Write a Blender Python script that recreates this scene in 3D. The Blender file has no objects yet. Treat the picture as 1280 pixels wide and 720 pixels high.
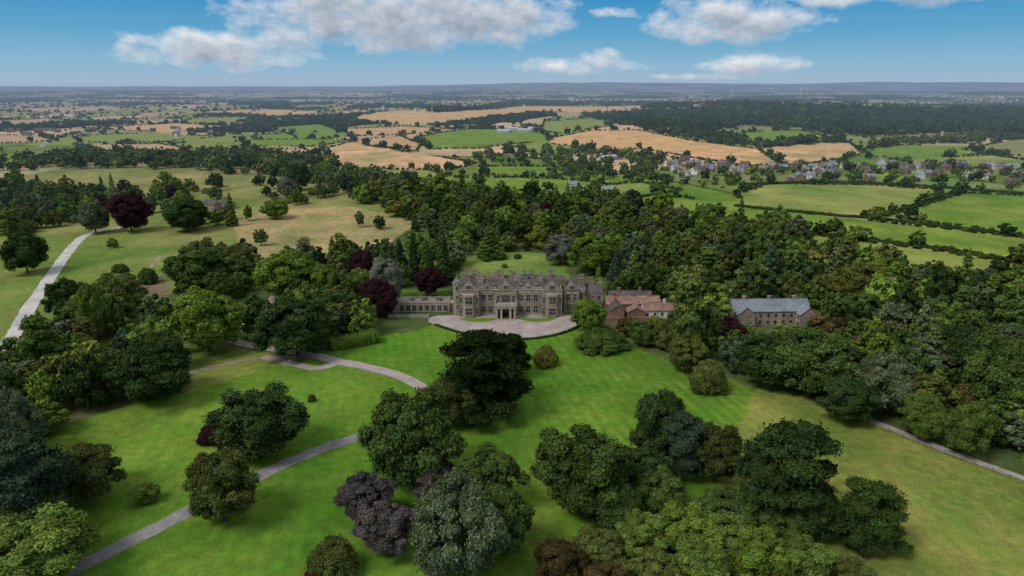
import bpy, bmesh, math, numpy as np
from mathutils import Vector, Matrix
rng=np.random.default_rng(7)
scene=bpy.context.scene
scene.view_settings.view_transform='Standard'
scene.view_settings.look='None'
scene.view_settings.exposure=0
CAMZ=90.0; F=853.33; PITCH=math.atan((360-107.5)/F)
SP,CP=math.sin(PITCH),math.cos(PITCH)
# ------------------------------------------------------------ noise / terrain
def hsh(ix,iy,s):
    n=(ix.astype(np.int64)*374761393+iy.astype(np.int64)*668265263+s*1442695041)&0x7fffffff
    n=((n^(n>>13))*1274126177)&0x7fffffff
    n=(n^(n>>16))
    return (n&0xffff)/65535.0
def vn(x,y,s=0):
    x=np.asarray(x,float); y=np.asarray(y,float)
    ix=np.floor(x); iy=np.floor(y); fx=x-ix; fy=y-iy
    ix=ix.astype(np.int64); iy=iy.astype(np.int64)
    fx=fx*fx*(3-2*fx); fy=fy*fy*(3-2*fy)
    a=hsh(ix,iy,s); b=hsh(ix+1,iy,s); c=hsh(ix,iy+1,s); d=hsh(ix+1,iy+1,s)
    return (a*(1-fx)+b*fx)*(1-fy)+(c*(1-fx)+d*fx)*fy
def fbm(x,y,s=0,o=4):
    r=0;a=.5;t=0
    for i in range(o):
        r=r+a*vn(np.asarray(x)*2**i,np.asarray(y)*2**i,s+i); t+=a; a*=.5
    return r/t
def ss(a,b,x):
    t=np.clip((x-a)/(b-a),0,1); return t*t*(3-2*t)
def H(x,y):
    x=np.asarray(x,float); y=np.asarray(y,float)
    g=lambda cx,cy,sx,sy: np.exp(-((x-cx)/sx)**2-((y-cy)/sy)**2)
    h=13*g(-420,690,260,130)+6*g(-130,560,120,70)
    h=h+20*g(260,1290,380,180)+10*g(-60,1000,160,120)
    h=h+34*g(900,2300,1000,500)+14*g(-250,1900,300,260)
    h=h+ss(600,1600,y)*(fbm(x/420,y/420,3)-.5)*16
    h=h+ss(2500,8000,y)*(fbm(x/2300,y/1700,9)-.5)*110
    h=h+ss(11000,17000,y)*ss(-7000,3000,x)*(75+70*fbm(x/4200,y/9000,21))
    h=h+ss(11000,20000,y)*(20+45*fbm(x/3000,y/6000,31))
    h=h+.8*(fbm(x/70,y/70,5)-.5)*ss(280,330,np.hypot(x,y-262)+240)
    return h
_T=np.geomspace(60,45000,6000)
def G(px,py):
    dx=(px-640)/F; dy=(360-py)/F
    X=dx*_T; Y=(CP+dy*SP)*_T; Z=CAMZ+(-SP+dy*CP)*_T
    below=Z<H(X,Y)
    i=int(np.argmax(below)) if below.any() else len(_T)-1
    i=max(i,1)
    lo,hi=_T[i-1],_T[i]
    for k in range(14):
        m=(lo+hi)/2
        if CAMZ+(-SP+dy*CP)*m<float(H(dx*m,(CP+dy*SP)*m)): hi=m
        else: lo=m
    return (dx*hi,(CP+dy*SP)*hi,hi)
def GP(pts): return np.array([G(a,b)[:2] for a,b in pts])
def inpoly(x,y,P):
    x=np.asarray(x);y=np.asarray(y)
    r=np.zeros(x.shape,bool); n=len(P)
    mnx,mny=P.min(0);mxx,mxy=P.max(0)
    bb=(x>=mnx)&(x<=mxx)&(y>=mny)&(y<=mxy)
    xs=x[bb];ys=y[bb];q=np.zeros(xs.shape,bool)
    for i in range(n):
        x1,y1=P[i];x2,y2=P[(i+1)%n]
        if y1==y2: continue
        c=((y1>ys)!=(y2>ys))&(xs<(x2-x1)*(ys-y1)/(y2-y1)+x1)
        q^=c
    r[bb]=q
    return r
# ------------------------------------------------------------ materials
def nt(name):
    m=bpy.data.materials.new(name); m.use_nodes=True
    t=m.node_tree; t.nodes.clear(); return m,t
HAZE=(0.195,0.265,0.39)  # aerial haze painted into every material as emission, stronger with distance from origin
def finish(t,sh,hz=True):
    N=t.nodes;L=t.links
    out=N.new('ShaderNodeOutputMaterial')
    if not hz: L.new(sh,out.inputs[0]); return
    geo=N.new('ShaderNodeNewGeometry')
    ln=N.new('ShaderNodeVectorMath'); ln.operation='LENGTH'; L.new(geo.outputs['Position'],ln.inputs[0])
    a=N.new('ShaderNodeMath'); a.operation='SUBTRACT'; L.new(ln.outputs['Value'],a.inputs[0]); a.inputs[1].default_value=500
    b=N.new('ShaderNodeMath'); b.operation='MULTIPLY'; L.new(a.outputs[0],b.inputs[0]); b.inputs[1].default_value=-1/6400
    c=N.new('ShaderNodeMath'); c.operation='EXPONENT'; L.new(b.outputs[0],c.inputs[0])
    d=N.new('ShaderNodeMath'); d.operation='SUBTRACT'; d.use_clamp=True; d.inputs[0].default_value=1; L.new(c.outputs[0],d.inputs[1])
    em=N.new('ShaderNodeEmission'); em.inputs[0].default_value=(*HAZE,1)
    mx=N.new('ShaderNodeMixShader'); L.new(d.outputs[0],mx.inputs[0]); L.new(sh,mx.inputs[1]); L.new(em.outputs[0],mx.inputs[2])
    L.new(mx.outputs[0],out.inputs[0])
def noise(t,scale,detail=3,vec=None,rough=.6):
    n=t.nodes.new('ShaderNodeTexNoise'); n.inputs['Scale'].default_value=scale; n.inputs['Detail'].default_value=detail; n.inputs['Roughness'].default_value=rough
    if vec is not None: t.links.new(vec,n.inputs['Vector'])
    return n.outputs[0]
def mrange(t,v,a,b,c,d):
    n=t.nodes.new('ShaderNodeMapRange'); t.links.new(v,n.inputs[0])
    for i,k in enumerate((a,b,c,d)): n.inputs[i+1].default_value=k
    return n.outputs[0]
def math_(t,op,a,b=None,clamp=False):
    n=t.nodes.new('ShaderNodeMath'); n.operation=op; n.use_clamp=clamp
    for i,k in enumerate((a,b)):
        if k is None: continue
        if isinstance(k,(int,float)): n.inputs[i].default_value=k
        else: t.links.new(k,n.inputs[i])
    return n.outputs[0]
def scalecol(t,col,f):
    n=t.nodes.new('ShaderNodeVectorMath'); n.operation='SCALE'
    if isinstance(col,tuple): n.inputs[0].default_value=col
    else: t.links.new(col,n.inputs[0])
    t.links.new(f,n.inputs['Scale']); return n.outputs[0]
def mixc(t,f,a,b):
    n=t.nodes.new('ShaderNodeMix'); n.data_type='RGBA'
    if isinstance(f,(int,float)): n.inputs[0].default_value=f
    else: t.links.new(f,n.inputs[0])
    for i,k in ((6,a),(7,b)):
        if isinstance(k,tuple): n.inputs[i].default_value=(*k,1)
        else: t.links.new(k,n.inputs[i])
    return n.outputs[2]
def pbr(t,col,rough=.8,spec=.2,bump=None,bs=.3,bd=.1):
    p=t.nodes.new('ShaderNodeBsdfPrincipled')
    if isinstance(col,tuple): p.inputs['Base Color'].default_value=(*col,1)
    else: t.links.new(col,p.inputs['Base Color'])
    p.inputs['Roughness'].default_value=rough
    p.inputs['Specular IOR Level'].default_value=spec
    if bump is not None:
        b=t.nodes.new('ShaderNodeBump'); b.inputs['Strength'].default_value=bs; b.inputs['Distance'].default_value=bd
        t.links.new(bump,b.inputs['Height']); t.links.new(b.outputs[0],p.inputs['Normal'])
    return p.outputs[0]
def simple(name,c1,c2,scale=1.5,rough=.8,spec=.2,hz=True,detail=5):
    m,t=nt(name)
    g=t.nodes.new('ShaderNodeNewGeometry')
    n=noise(t,scale,detail,g.outputs['Position'])
    f=mrange(t,n,.35,.65,0,1)
    c=mixc(t,f,c1,c2)
    n2=noise(t,scale*.13,2,g.outputs['Position'])
    c=scalecol(t,c,mrange(t,n2,.3,.7,.8,1.2))
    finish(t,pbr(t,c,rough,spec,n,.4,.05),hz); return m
M_stone=simple('buff_stone',(.185,.145,.11),(.37,.30,.235),.9,.9)
M_stone2=simple('dressed_stone',(.28,.23,.18),(.43,.365,.29),1.2,.9)
M_slate=simple('roof_slate',(.060,.052,.048),(.13,.112,.10),1.2,.7,.2)
M_slateb=simple('blue_slate',(.15,.165,.185),(.23,.245,.265),1.2,.7,.2)
M_lead=simple('roof_lead',(.15,.145,.14),(.22,.215,.205),.6,.6,.3)
M_brick=simple('red_brick',(.19,.095,.07),(.29,.165,.12),1.2,.9)
M_tile=simple('clay_roof_tile',(.19,.105,.078),(.30,.19,.15),.8,.85)
M_render=simple('white_render',(.48,.46,.43),(.68,.66,.62),.5,.9)
M_shed=simple('shed_sheet_metal',(.3,.32,.33),(.45,.46,.46),.3,.5)
M_gravel=simple('forecourt_gravel',(.30,.245,.22),(.41,.345,.315),1.0,.95,.1)
M_asph=simple('drive_tarmac',(.20,.185,.175),(.29,.275,.26),.8,.9,.1)
M_path=simple('limestone_path',(.40,.38,.34),(.55,.52,.47),.8,.95,.1)
M_dirt=simple('dirt_track',(.20,.16,.11),(.31,.25,.18),.5,.95,.1)
M_bark=simple('bark',(.05,.04,.03),(.11,.09,.07),3,.9)
M_wood=simple('weathered_wood',(.17,.14,.11),(.27,.23,.18),3,.9)
M_white=simple('white_paint',(.7,.7,.7),(.8,.8,.8),2,.5)
m,t=nt('window_glass'); g=t.nodes.new('ShaderNodeNewGeometry')
n=noise(t,.45,2,g.outputs['Position'])
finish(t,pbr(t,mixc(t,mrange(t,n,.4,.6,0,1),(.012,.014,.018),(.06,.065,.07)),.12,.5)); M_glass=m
# foliage
m,t=nt('foliage'); N=t.nodes;L=t.links
at=N.new('ShaderNodeAttribute'); at.attribute_type='INSTANCER'; at.attribute_name='tint'
lv=N.new('ShaderNodeAttribute'); lv.attribute_name='lv'
lv2=N.new('ShaderNodeAttribute'); lv2.attribute_name='lh'
warm=mixc(t,lv2.outputs['Fac'],(.90,1.0,1.0),(1.15,1.03,.78))
mu=N.new('ShaderNodeVectorMath'); mu.operation='MULTIPLY'; L.new(at.outputs['Vector'],mu.inputs[0]); L.new(warm,mu.inputs[1])
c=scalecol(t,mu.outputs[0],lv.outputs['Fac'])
df=N.new('ShaderNodeBsdfDiffuse'); L.new(c,df.inputs[0])
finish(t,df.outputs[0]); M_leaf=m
# ------------------------------------------------------------ mesh helpers
def mesh_np(name,V,quads,tris,mq,mt,lvv=None,lh=None,mats=()):
    me=bpy.data.meshes.new(name)
    nq,ntr=len(quads),len(tris)
    me.vertices.add(len(V)); me.vertices.foreach_set('co',np.ascontiguousarray(V,dtype=np.float32).ravel())
    loops=np.concatenate([np.asarray(quads,dtype=np.int32).ravel(),np.asarray(tris,dtype=np.int32).ravel()])
    me.loops.add(len(loops)); me.loops.foreach_set('vertex_index',loops)
    me.polygons.add(nq+ntr)
    st=np.concatenate([np.arange(nq)*4,nq*4+np.arange(ntr)*3]).astype(np.int32)
    me.polygons.foreach_set('loop_start',st)
    me.polygons.foreach_set('material_index',np.concatenate([np.broadcast_to(mq,(nq,)),np.broadcast_to(mt,(ntr,))]).astype(np.int32))
    for mm in mats: me.materials.append(mm)
    for nm,arr in (('lv',lvv),('lh',lh)):
        if arr is not None:
            a=me.attributes.new(nm,'FLOAT','POINT'); a.data.foreach_set('value',np.asarray(arr,dtype=np.float32))
    me.update(calc_edges=True)
    return me
def link(o,parent=None):
    scene.collection.objects.link(o)
    if parent is not None: o.parent=parent
    return o
def empty(name,loc=(0,0,0),rz=0):
    e=bpy.data.objects.new(name,None); e.location=loc; e.rotation_euler[2]=rz; e.empty_display_size=.5
    scene.collection.objects.link(e); return e
class MB:
    def __init__(s): s.v=[];s.f=[];s.m=[]
    def add(s,vs,fs,mi=0):
        b=len(s.v); s.v+=[tuple(q) for q in vs]; s.f+=[tuple(b+i for i in f) for f in fs]; s.m+=[mi]*len(fs)
    def box(s,x0,x1,y0,y1,z0,z1,mi=0):
        s.add([(x0,y0,z0),(x1,y0,z0),(x1,y1,z0),(x0,y1,z0),(x0,y0,z1),(x1,y0,z1),(x1,y1,z1),(x0,y1,z1)],
              [(0,3,2,1),(4,5,6,7),(0,1,5,4),(1,2,6,5),(2,3,7,6),(3,0,4,7)],mi)
    def extr(s,poly,y0,y1,mi=0):   # poly in xz
        n=len(poly); vs=[(a,y0,b) for a,b in poly]+[(a,y1,b) for a,b in poly]
        fs=[tuple(range(n)),tuple(range(2*n-1,n-1,-1))]+[(i,(i+1)%n+0,(i+1)%n+n,i+n)[::-1] for i in range(n)]
        s.add(vs,fs,mi)
    def extz(s,poly,z0,z1,mi=0):
        n=len(poly); vs=[(a,b,z0) for a,b in poly]+[(a,b,z1) for a,b in poly]
        fs=[tuple(range(n-1,-1,-1)),tuple(range(n,2*n))]+[(i,(i+1)%n,(i+1)%n+n,i+n) for i in range(n)]
        s.add(vs,fs,mi)
    def gable(s,x0,x1,y0,y1,z,h,ax='x',mi=0,me=None):
        me=mi if me is None else me
        if ax=='x':
            ym=(y0+y1)/2
            s.add([(x0,y0,z),(x1,y0,z),(x1,y1,z),(x0,y1,z),(x0,ym,z+h),(x1,ym,z+h)],[(0,1,5,4),(2,3,4,5),(0,3,2,1)],mi)
            s.add([(x0,y0,z),(x0,y1,z),(x0,ym,z+h),(x1,y0,z),(x1,y1,z),(x1,ym,z+h)],[(0,2,1),(3,4,5)],me)
        else:
            xm=(x0+x1)/2
            s.add([(x0,y0,z),(x1,y0,z),(x1,y1,z),(x0,y1,z),(xm,y0,z+h),(xm,y1,z+h)],[(1,2,5,4),(3,0,4,5),(0,3,2,1)],mi)
            s.add([(x0,y0,z),(x1,y0,z),(xm,y0,z+h),(x0,y1,z),(x1,y1,z),(xm,y1,z+h)],[(0,1,2),(3,5,4)],me)
    def hip(s,x0,x1,y0,y1,z,h,inset,mi=0,top=None):
        i=inset
        s.add([(x0,y0,z),(x1,y0,z),(x1,y1,z),(x0,y1,z),(x0+i,y0+i,z+h),(x1-i,y0+i,z+h),(x1-i,y1-i,z+h),(x0+i,y1-i,z+h)],
              [(0,1,5,4),(1,2,6,5),(2,3,7,6),(3,0,4,7),(0,3,2,1)],mi)
        s.add([(x0+i,y0+i,z+h),(x1-i,y0+i,z+h),(x1-i,y1-i,z+h),(x0+i,y1-i,z+h)],[(0,1,2,3)],mi if top is None else top)
    def obj(s,name,mats,parent=None,me_only=False):
        me=bpy.data.meshes.new(name); me.from_pydata(s.v,[],s.f)
        for m in mats: me.materials.append(m)
        me.polygons.foreach_set('material_index',s.m); me.update()
        bm=bmesh.new(); bm.from_mesh(me); bmesh.ops.recalc_face_normals(bm,faces=bm.faces); bm.to_mesh(me); bm.free()
        if me_only: return me
        return link(bpy.data.objects.new(name,me),parent)
# ------------------------------------------------------------ trees
bm=bmesh.new(); bmesh.ops.create_icosphere(bm,subdivisions=2,radius=1)
ICV=np.array([v.co[:] for v in bm.verts]); ICF=np.array([[v.index for v in f.verts] for f in bm.faces]); bm.free()
bm=bmesh.new(); bmesh.ops.create_icosphere(bm,subdivisions=1,radius=1)
ICV1=np.array([v.co[:] for v in bm.verts]); ICF1=np.array([[v.index for v in f.verts] for f in bm.faces]); bm.free()
def tube(p0,p1,r0,r1,n=6):
    p0=np.array(p0,float);p1=np.array(p1,float); d=p1-p0; d/=np.linalg.norm(d)+1e-9
    a=np.cross(d,[1,.1,.3]); a/=np.linalg.norm(a); b=np.cross(d,a)
    an=np.arange(n)*2*np.pi/n
    ring=np.cos(an)[:,None]*a+np.sin(an)[:,None]*b
    V=np.concatenate([p0+ring*r0,p1+ring*r1])
    Q=np.array([[i,(i+1)%n,(i+1)%n+n,i+n] for i in range(n)])
    return V,Q
def tree_mesh(name,seed,kind,Ht,R,ncl,nleaf,ls,lod=0):
    r=np.random.default_rng(seed)
    C=[];RR=[];FL=[]
    if kind=='broad':
        zb=.08*Ht; zc=zb+(Ht-zb)*.47; Rz=(Ht-zb)*.5
        a1,a2,a3=r.uniform(0,6.28,3)
        for i in range(ncl):
            z=-.78+1.72*(i+.5)/ncl; ph=i*2.39996+r.uniform(-.45,.45); z=np.clip(z+r.uniform(-.08,.08),-.85,.97)
            q=math.sqrt(max(0,1-z*z)); 
            if z<0: q=max(q,.75)*1.0
            lob=1+.13*math.sin(2*ph+a1)+.10*math.sin(3*ph+a2+z*2)+.08*math.sin(5*ph+a3)
            s=r.uniform(.56,.90)*lob
            if r.random()<.15: s*=.6
            C.append((R*q*s*math.cos(ph),R*q*s*math.sin(ph),zc+Rz*z*(.80+r.uniform(-.13,.13))))
            RR.append(R*r.uniform(.13,.31)*(1 if z<.5 else .9)); FL.append(.78)
        C.append((0,0,zc));RR.append(R*.58);FL.append(Rz/R*.9)
    elif kind=='conifer':
        for i in range(ncl):
            u=(i+.5)/ncl; z=.06+.9*u**1.15; rad=R*(1-z)**.85
            ph=i*2.39996+r.uniform(-.3,.3); s=r.uniform(.55,.9)
            C.append((rad*s*math.cos(ph),rad*s*math.sin(ph),Ht*z)); RR.append(max(.22*R,.42*rad)*r.uniform(.8,1.2)); FL.append(.75)
        C.append((0,0,Ht*.96));RR.append(R*.13);FL.append(3.2)
        C.append((0,0,Ht*.35));RR.append(R*.5);FL.append(2.0)
    elif kind=='cedar':
        for i in range(ncl):
            u=(i+.5)/ncl; z=.14+.84*u; rad=R*(1.05-.55*u)*(1 if u<.9 else .5)
            ph=i*2.39996+r.uniform(-.6,.6); s=r.uniform(.1,.85)
            C.append((rad*s*math.cos(ph),rad*s*math.sin(ph),Ht*z)); RR.append(R*r.uniform(.2,.4)); FL.append(r.uniform(.32,.6))
    elif kind=='pine':
        for i in range(ncl):
            u=(i+.5)/ncl; z=.18+.78*u; rad=R*(1.0-.5*u)
            ph=i*2.39996+r.uniform(-.8,.8); s=r.uniform(.15,.95)
            C.append((rad*s*math.cos(ph),rad*s*math.sin(ph),Ht*z)); RR.append(R*r.uniform(.2,.34)); FL.append(r.uniform(.5,.8))
    elif kind=='bush':
        for i in range(ncl):
            z=.02+.95*(i+.5)/ncl; ph=i*2.39996+r.uniform(-.3,.3); q=math.sqrt(1-z*z)
            s=r.uniform(.66,.86)
            C.append((R*q*s*math.cos(ph),R*q*s*math.sin(ph),Ht*.12+Ht*.72*z)); RR.append(R*r.uniform(.17,.3)); FL.append(.85)
        C.append((0,0,Ht*.3));RR.append(R*.75);FL.append(Ht*.6/R*.9)
    C=np.array(C);RR=np.array(RR);FL=np.array(FL); n=len(C)
    cc=np.array([0,0,C[:,2].mean()])
    w=RR**2*(1+FL)/2; w/=w.sum(); cnt=np.maximum(3,(w*nleaf).astype(int))
    idx=np.repeat(np.arange(n),cnt); M=len(idx)
    d=r.normal(size=(M,3)); d/=np.linalg.norm(d,axis=1)[:,None]
    out=C[idx]-cc; on=out/(np.linalg.norm(out,axis=1)[:,None]+1e-6)
    d=d+on*.6+np.array([0,0,.32]); d/=np.linalg.norm(d,axis=1)[:,None]
    rad=RR[idx]*(r.uniform(.78,1.08,M)+ (r.random(M)<.13)*r.uniform(0,.34,M))
    lump=1+.16*np.sin(d[:,0]*7+idx)*np.sin(d[:,1]*6+idx*1.7)+.12*np.sin(d[:,2]*9+idx*2.3)
    P=C[idx]+d*(rad*lump)[:,None]*np.stack([np.ones(M),np.ones(M),FL[idx]],1)
    P[:,2]=np.maximum(P[:,2],.15)
    nn=d*.8+r.normal(size=(M,3))*.42+np.array([0,0,.15]); nn/=np.linalg.norm(nn,axis=1)[:,None]
    a=np.cross(nn,r.normal(size=(M,3))); a/=np.linalg.norm(a,axis=1)[:,None]; b=np.cross(nn,a)
    s=ls*r.uniform(.55,1.3,M)[:,None]*1.12
    V=np.stack([P-a*s*.9-b*s*.55,P+a*s*.95-b*s*.35,P+b*s*.95+a*s*.1],1).reshape(-1,3)
    LT=np.arange(M*3).reshape(-1,3)
    cl=r.uniform(.70,1.30,n); ch=r.uniform(0,1,n)
    lv=np.repeat(cl[idx]*r.uniform(.64,1.36,M),3); lh=np.repeat(np.clip(ch[idx]*.7+r.uniform(0,.4,M),0,1),3)
    IV,IF=(ICV,ICF) if lod==0 else (ICV1,ICF1)
    tv=[];tf=[];base=len(V)
    for i in range(n):
        jj=1+r.uniform(-.12,.12,len(IV))
        q=IV*(RR[i]*.8*jj)[:,None]*np.array([1,1,FL[i]])+C[i]
        q[:,2]=np.maximum(q[:,2],.1)
        tv.append(q); tf.append(IF+base); base+=len(IV)
    nT=sum(len(q) for q in tv)
    tv=np.concatenate(tv); tf=np.concatenate(tf)
    lv=np.concatenate([lv,np.full(nT,.5)]); lh=np.concatenate([lh,np.full(nT,.3)])  # darker inner foliage hulls, with some crown shade painted into their tone
    bq=[];bv=[]
    top=C[:,2].max()*.8
    tr=max(.02*Ht,.045*R)
    segs=[((0,0,-1),(0,0,.12*Ht),tr*1.5,tr),((0,0,.12*Ht),(r.uniform(-.3,.3),r.uniform(-.3,.3),top),tr,tr*.25)]
    if lod<1 or kind=='cedar':
        for k in r.choice(n,min(n,9 if kind in('broad','bush') else 14),replace=False):
            z0=min(C[k][2]*.6,top*.8); segs.append(((0,0,z0),tuple(C[k]),tr*.45,tr*.12))
    for sg in segs:
        q,f=tube(*sg); bv.append(q); bq.append(f+base); base+=len(q)
    bv=np.concatenate(bv);bq=np.concatenate(bq)
    V=np.concatenate([V,tv,bv]); lv=np.concatenate([lv,np.ones(len(bv))]); lh=np.concatenate([lh,np.zeros(len(bv))])
    tris=np.concatenate([LT,tf])
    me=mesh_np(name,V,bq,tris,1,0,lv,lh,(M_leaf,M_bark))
    return me
HERO={}
for k in range(5): HERO[('broad',k)]=tree_mesh('broadleaf_tree',10+k,'broad',18,9,70+8*k,26000,.28)
for k in range(2): HERO[('cedar',k)]=tree_mesh('cedar_tree',30+k,'cedar',20,9,44,21000,.28)
for k in range(2): HERO[('pine',k)]=tree_mesh('pine_tree',40+k,'pine',18,8,44,16000,.27)
for k in range(2): HERO[('conifer',k)]=tree_mesh('conifer_tree',50+k,'conifer',20,5,60,12000,.27)
for k in range(3): HERO[('bush',k)]=tree_mesh('shrub',60+k,'bush',12,9,50,15000,.3)
def coll(name,specs):
    c=bpy.data.collections.new(name)
    for i,(k,sd,ht,R,nc,nl,ls,lod) in enumerate(specs):
        me=tree_mesh('%s_form'%k,sd,k,ht,R,nc,nl,ls,lod)
        o=bpy.data.objects.new('%s_%02d_%s'%(name,i,k),me); c.objects.link(o)
    return c
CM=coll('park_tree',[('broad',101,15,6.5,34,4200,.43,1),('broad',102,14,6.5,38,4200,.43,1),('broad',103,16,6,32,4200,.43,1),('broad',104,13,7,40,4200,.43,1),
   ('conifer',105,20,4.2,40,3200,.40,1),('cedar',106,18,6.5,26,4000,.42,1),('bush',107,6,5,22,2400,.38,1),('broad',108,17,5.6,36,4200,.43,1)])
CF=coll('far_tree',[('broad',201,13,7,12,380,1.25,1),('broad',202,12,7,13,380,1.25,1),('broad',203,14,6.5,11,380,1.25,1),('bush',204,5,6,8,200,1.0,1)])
def instancer(name,P,S,rz,idx,tint,col):
    P=np.asarray(P,float); n=len(P)
    if n==0: return
    me=bpy.data.meshes.new(name); me.vertices.add(n); me.vertices.foreach_set('co',P.astype(np.float32).ravel())
    a=me.attributes.new('scl','FLOAT_VECTOR','POINT'); a.data.foreach_set('vector',np.asarray(S,dtype=np.float32).ravel())
    R=np.zeros((n,3),np.float32); R[:,2]=rz
    a=me.attributes.new('rot','FLOAT_VECTOR','POINT'); a.data.foreach_set('vector',R.ravel())
    a=me.attributes.new('tint','FLOAT_VECTOR','POINT'); a.data.foreach_set('vector',np.asarray(tint,dtype=np.float32).ravel())
    a=me.attributes.new('idx','INT','POINT'); a.data.foreach_set('value',np.asarray(idx,dtype=np.int32))
    o=bpy.data.objects.new(name,me); scene.collection.objects.link(o)
    g=bpy.data.node_groups.new(name+'_scatter','GeometryNodeTree')
    g.interface.new_socket('Geometry',in_out='INPUT',socket_type='NodeSocketGeometry')
    g.interface.new_socket('Geometry',in_out='OUTPUT',socket_type='NodeSocketGeometry')
    N=g.nodes;L=g.links
    i=N.new('NodeGroupInput');ou=N.new('NodeGroupOutput')
    ip=N.new('GeometryNodeInstanceOnPoints'); ci=N.new('GeometryNodeCollectionInfo')
    ci.inputs['Collection'].default_value=col; ci.inputs['Separate Children'].default_value=True; ci.inputs['Reset Children'].default_value=True
    def na(nm,ty):
        q=N.new('GeometryNodeInputNamedAttribute'); q.data_type=ty; q.inputs['Name'].default_value=nm
        return [s for s in q.outputs if s.enabled][0]
    L.new(i.outputs[0],ip.inputs['Points']); L.new(ci.outputs[0],ip.inputs['Instance'])
    ip.inputs['Pick Instance'].default_value=True
    L.new(na('idx','INT'),ip.inputs['Instance Index'])
    e=N.new('FunctionNodeEulerToRotation'); L.new(na('rot','FLOAT_VECTOR'),e.inputs[0]); L.new(e.outputs[0],ip.inputs['Rotation'])
    L.new(na('scl','FLOAT_VECTOR'),ip.inputs['Scale'])
    L.new(ip.outputs[0],ou.inputs[0])
    md=o.modifiers.new('scatter','NODES'); md.node_group=g
    return o
TN={'dark':(.040,.068,.022),'mid':(.068,.108,.029),'light':(.115,.168,.037),'bright':(.145,.215,.038),'olive':(.102,.125,.036),'grey':(.098,.122,.068),
    'blue':(.050,.080,.050),'rust':(.115,.09,.038),'copper':(.040,.018,.024),'purple':(.086,.074,.080),'yellow':(.165,.18,.042),'silver':(.20,.21,.18)}
def rtint(n,w=None):
    w=w or {'dark':17,'mid':28,'light':18,'olive':16,'grey':11,'blue':6,'rust':.4,'copper':1.0,'yellow':3,'bright':5.5}
    ks=list(w); p=np.array([w[k] for k in ks],float); p/=p.sum()
    c=rng.choice(len(ks),n,p=p); a=np.array([TN[k] for k in ks])[c]
    return a*rng.uniform(.75,1.3,(n,1))*rng.uniform(.94,1.06,(n,3))
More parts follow.
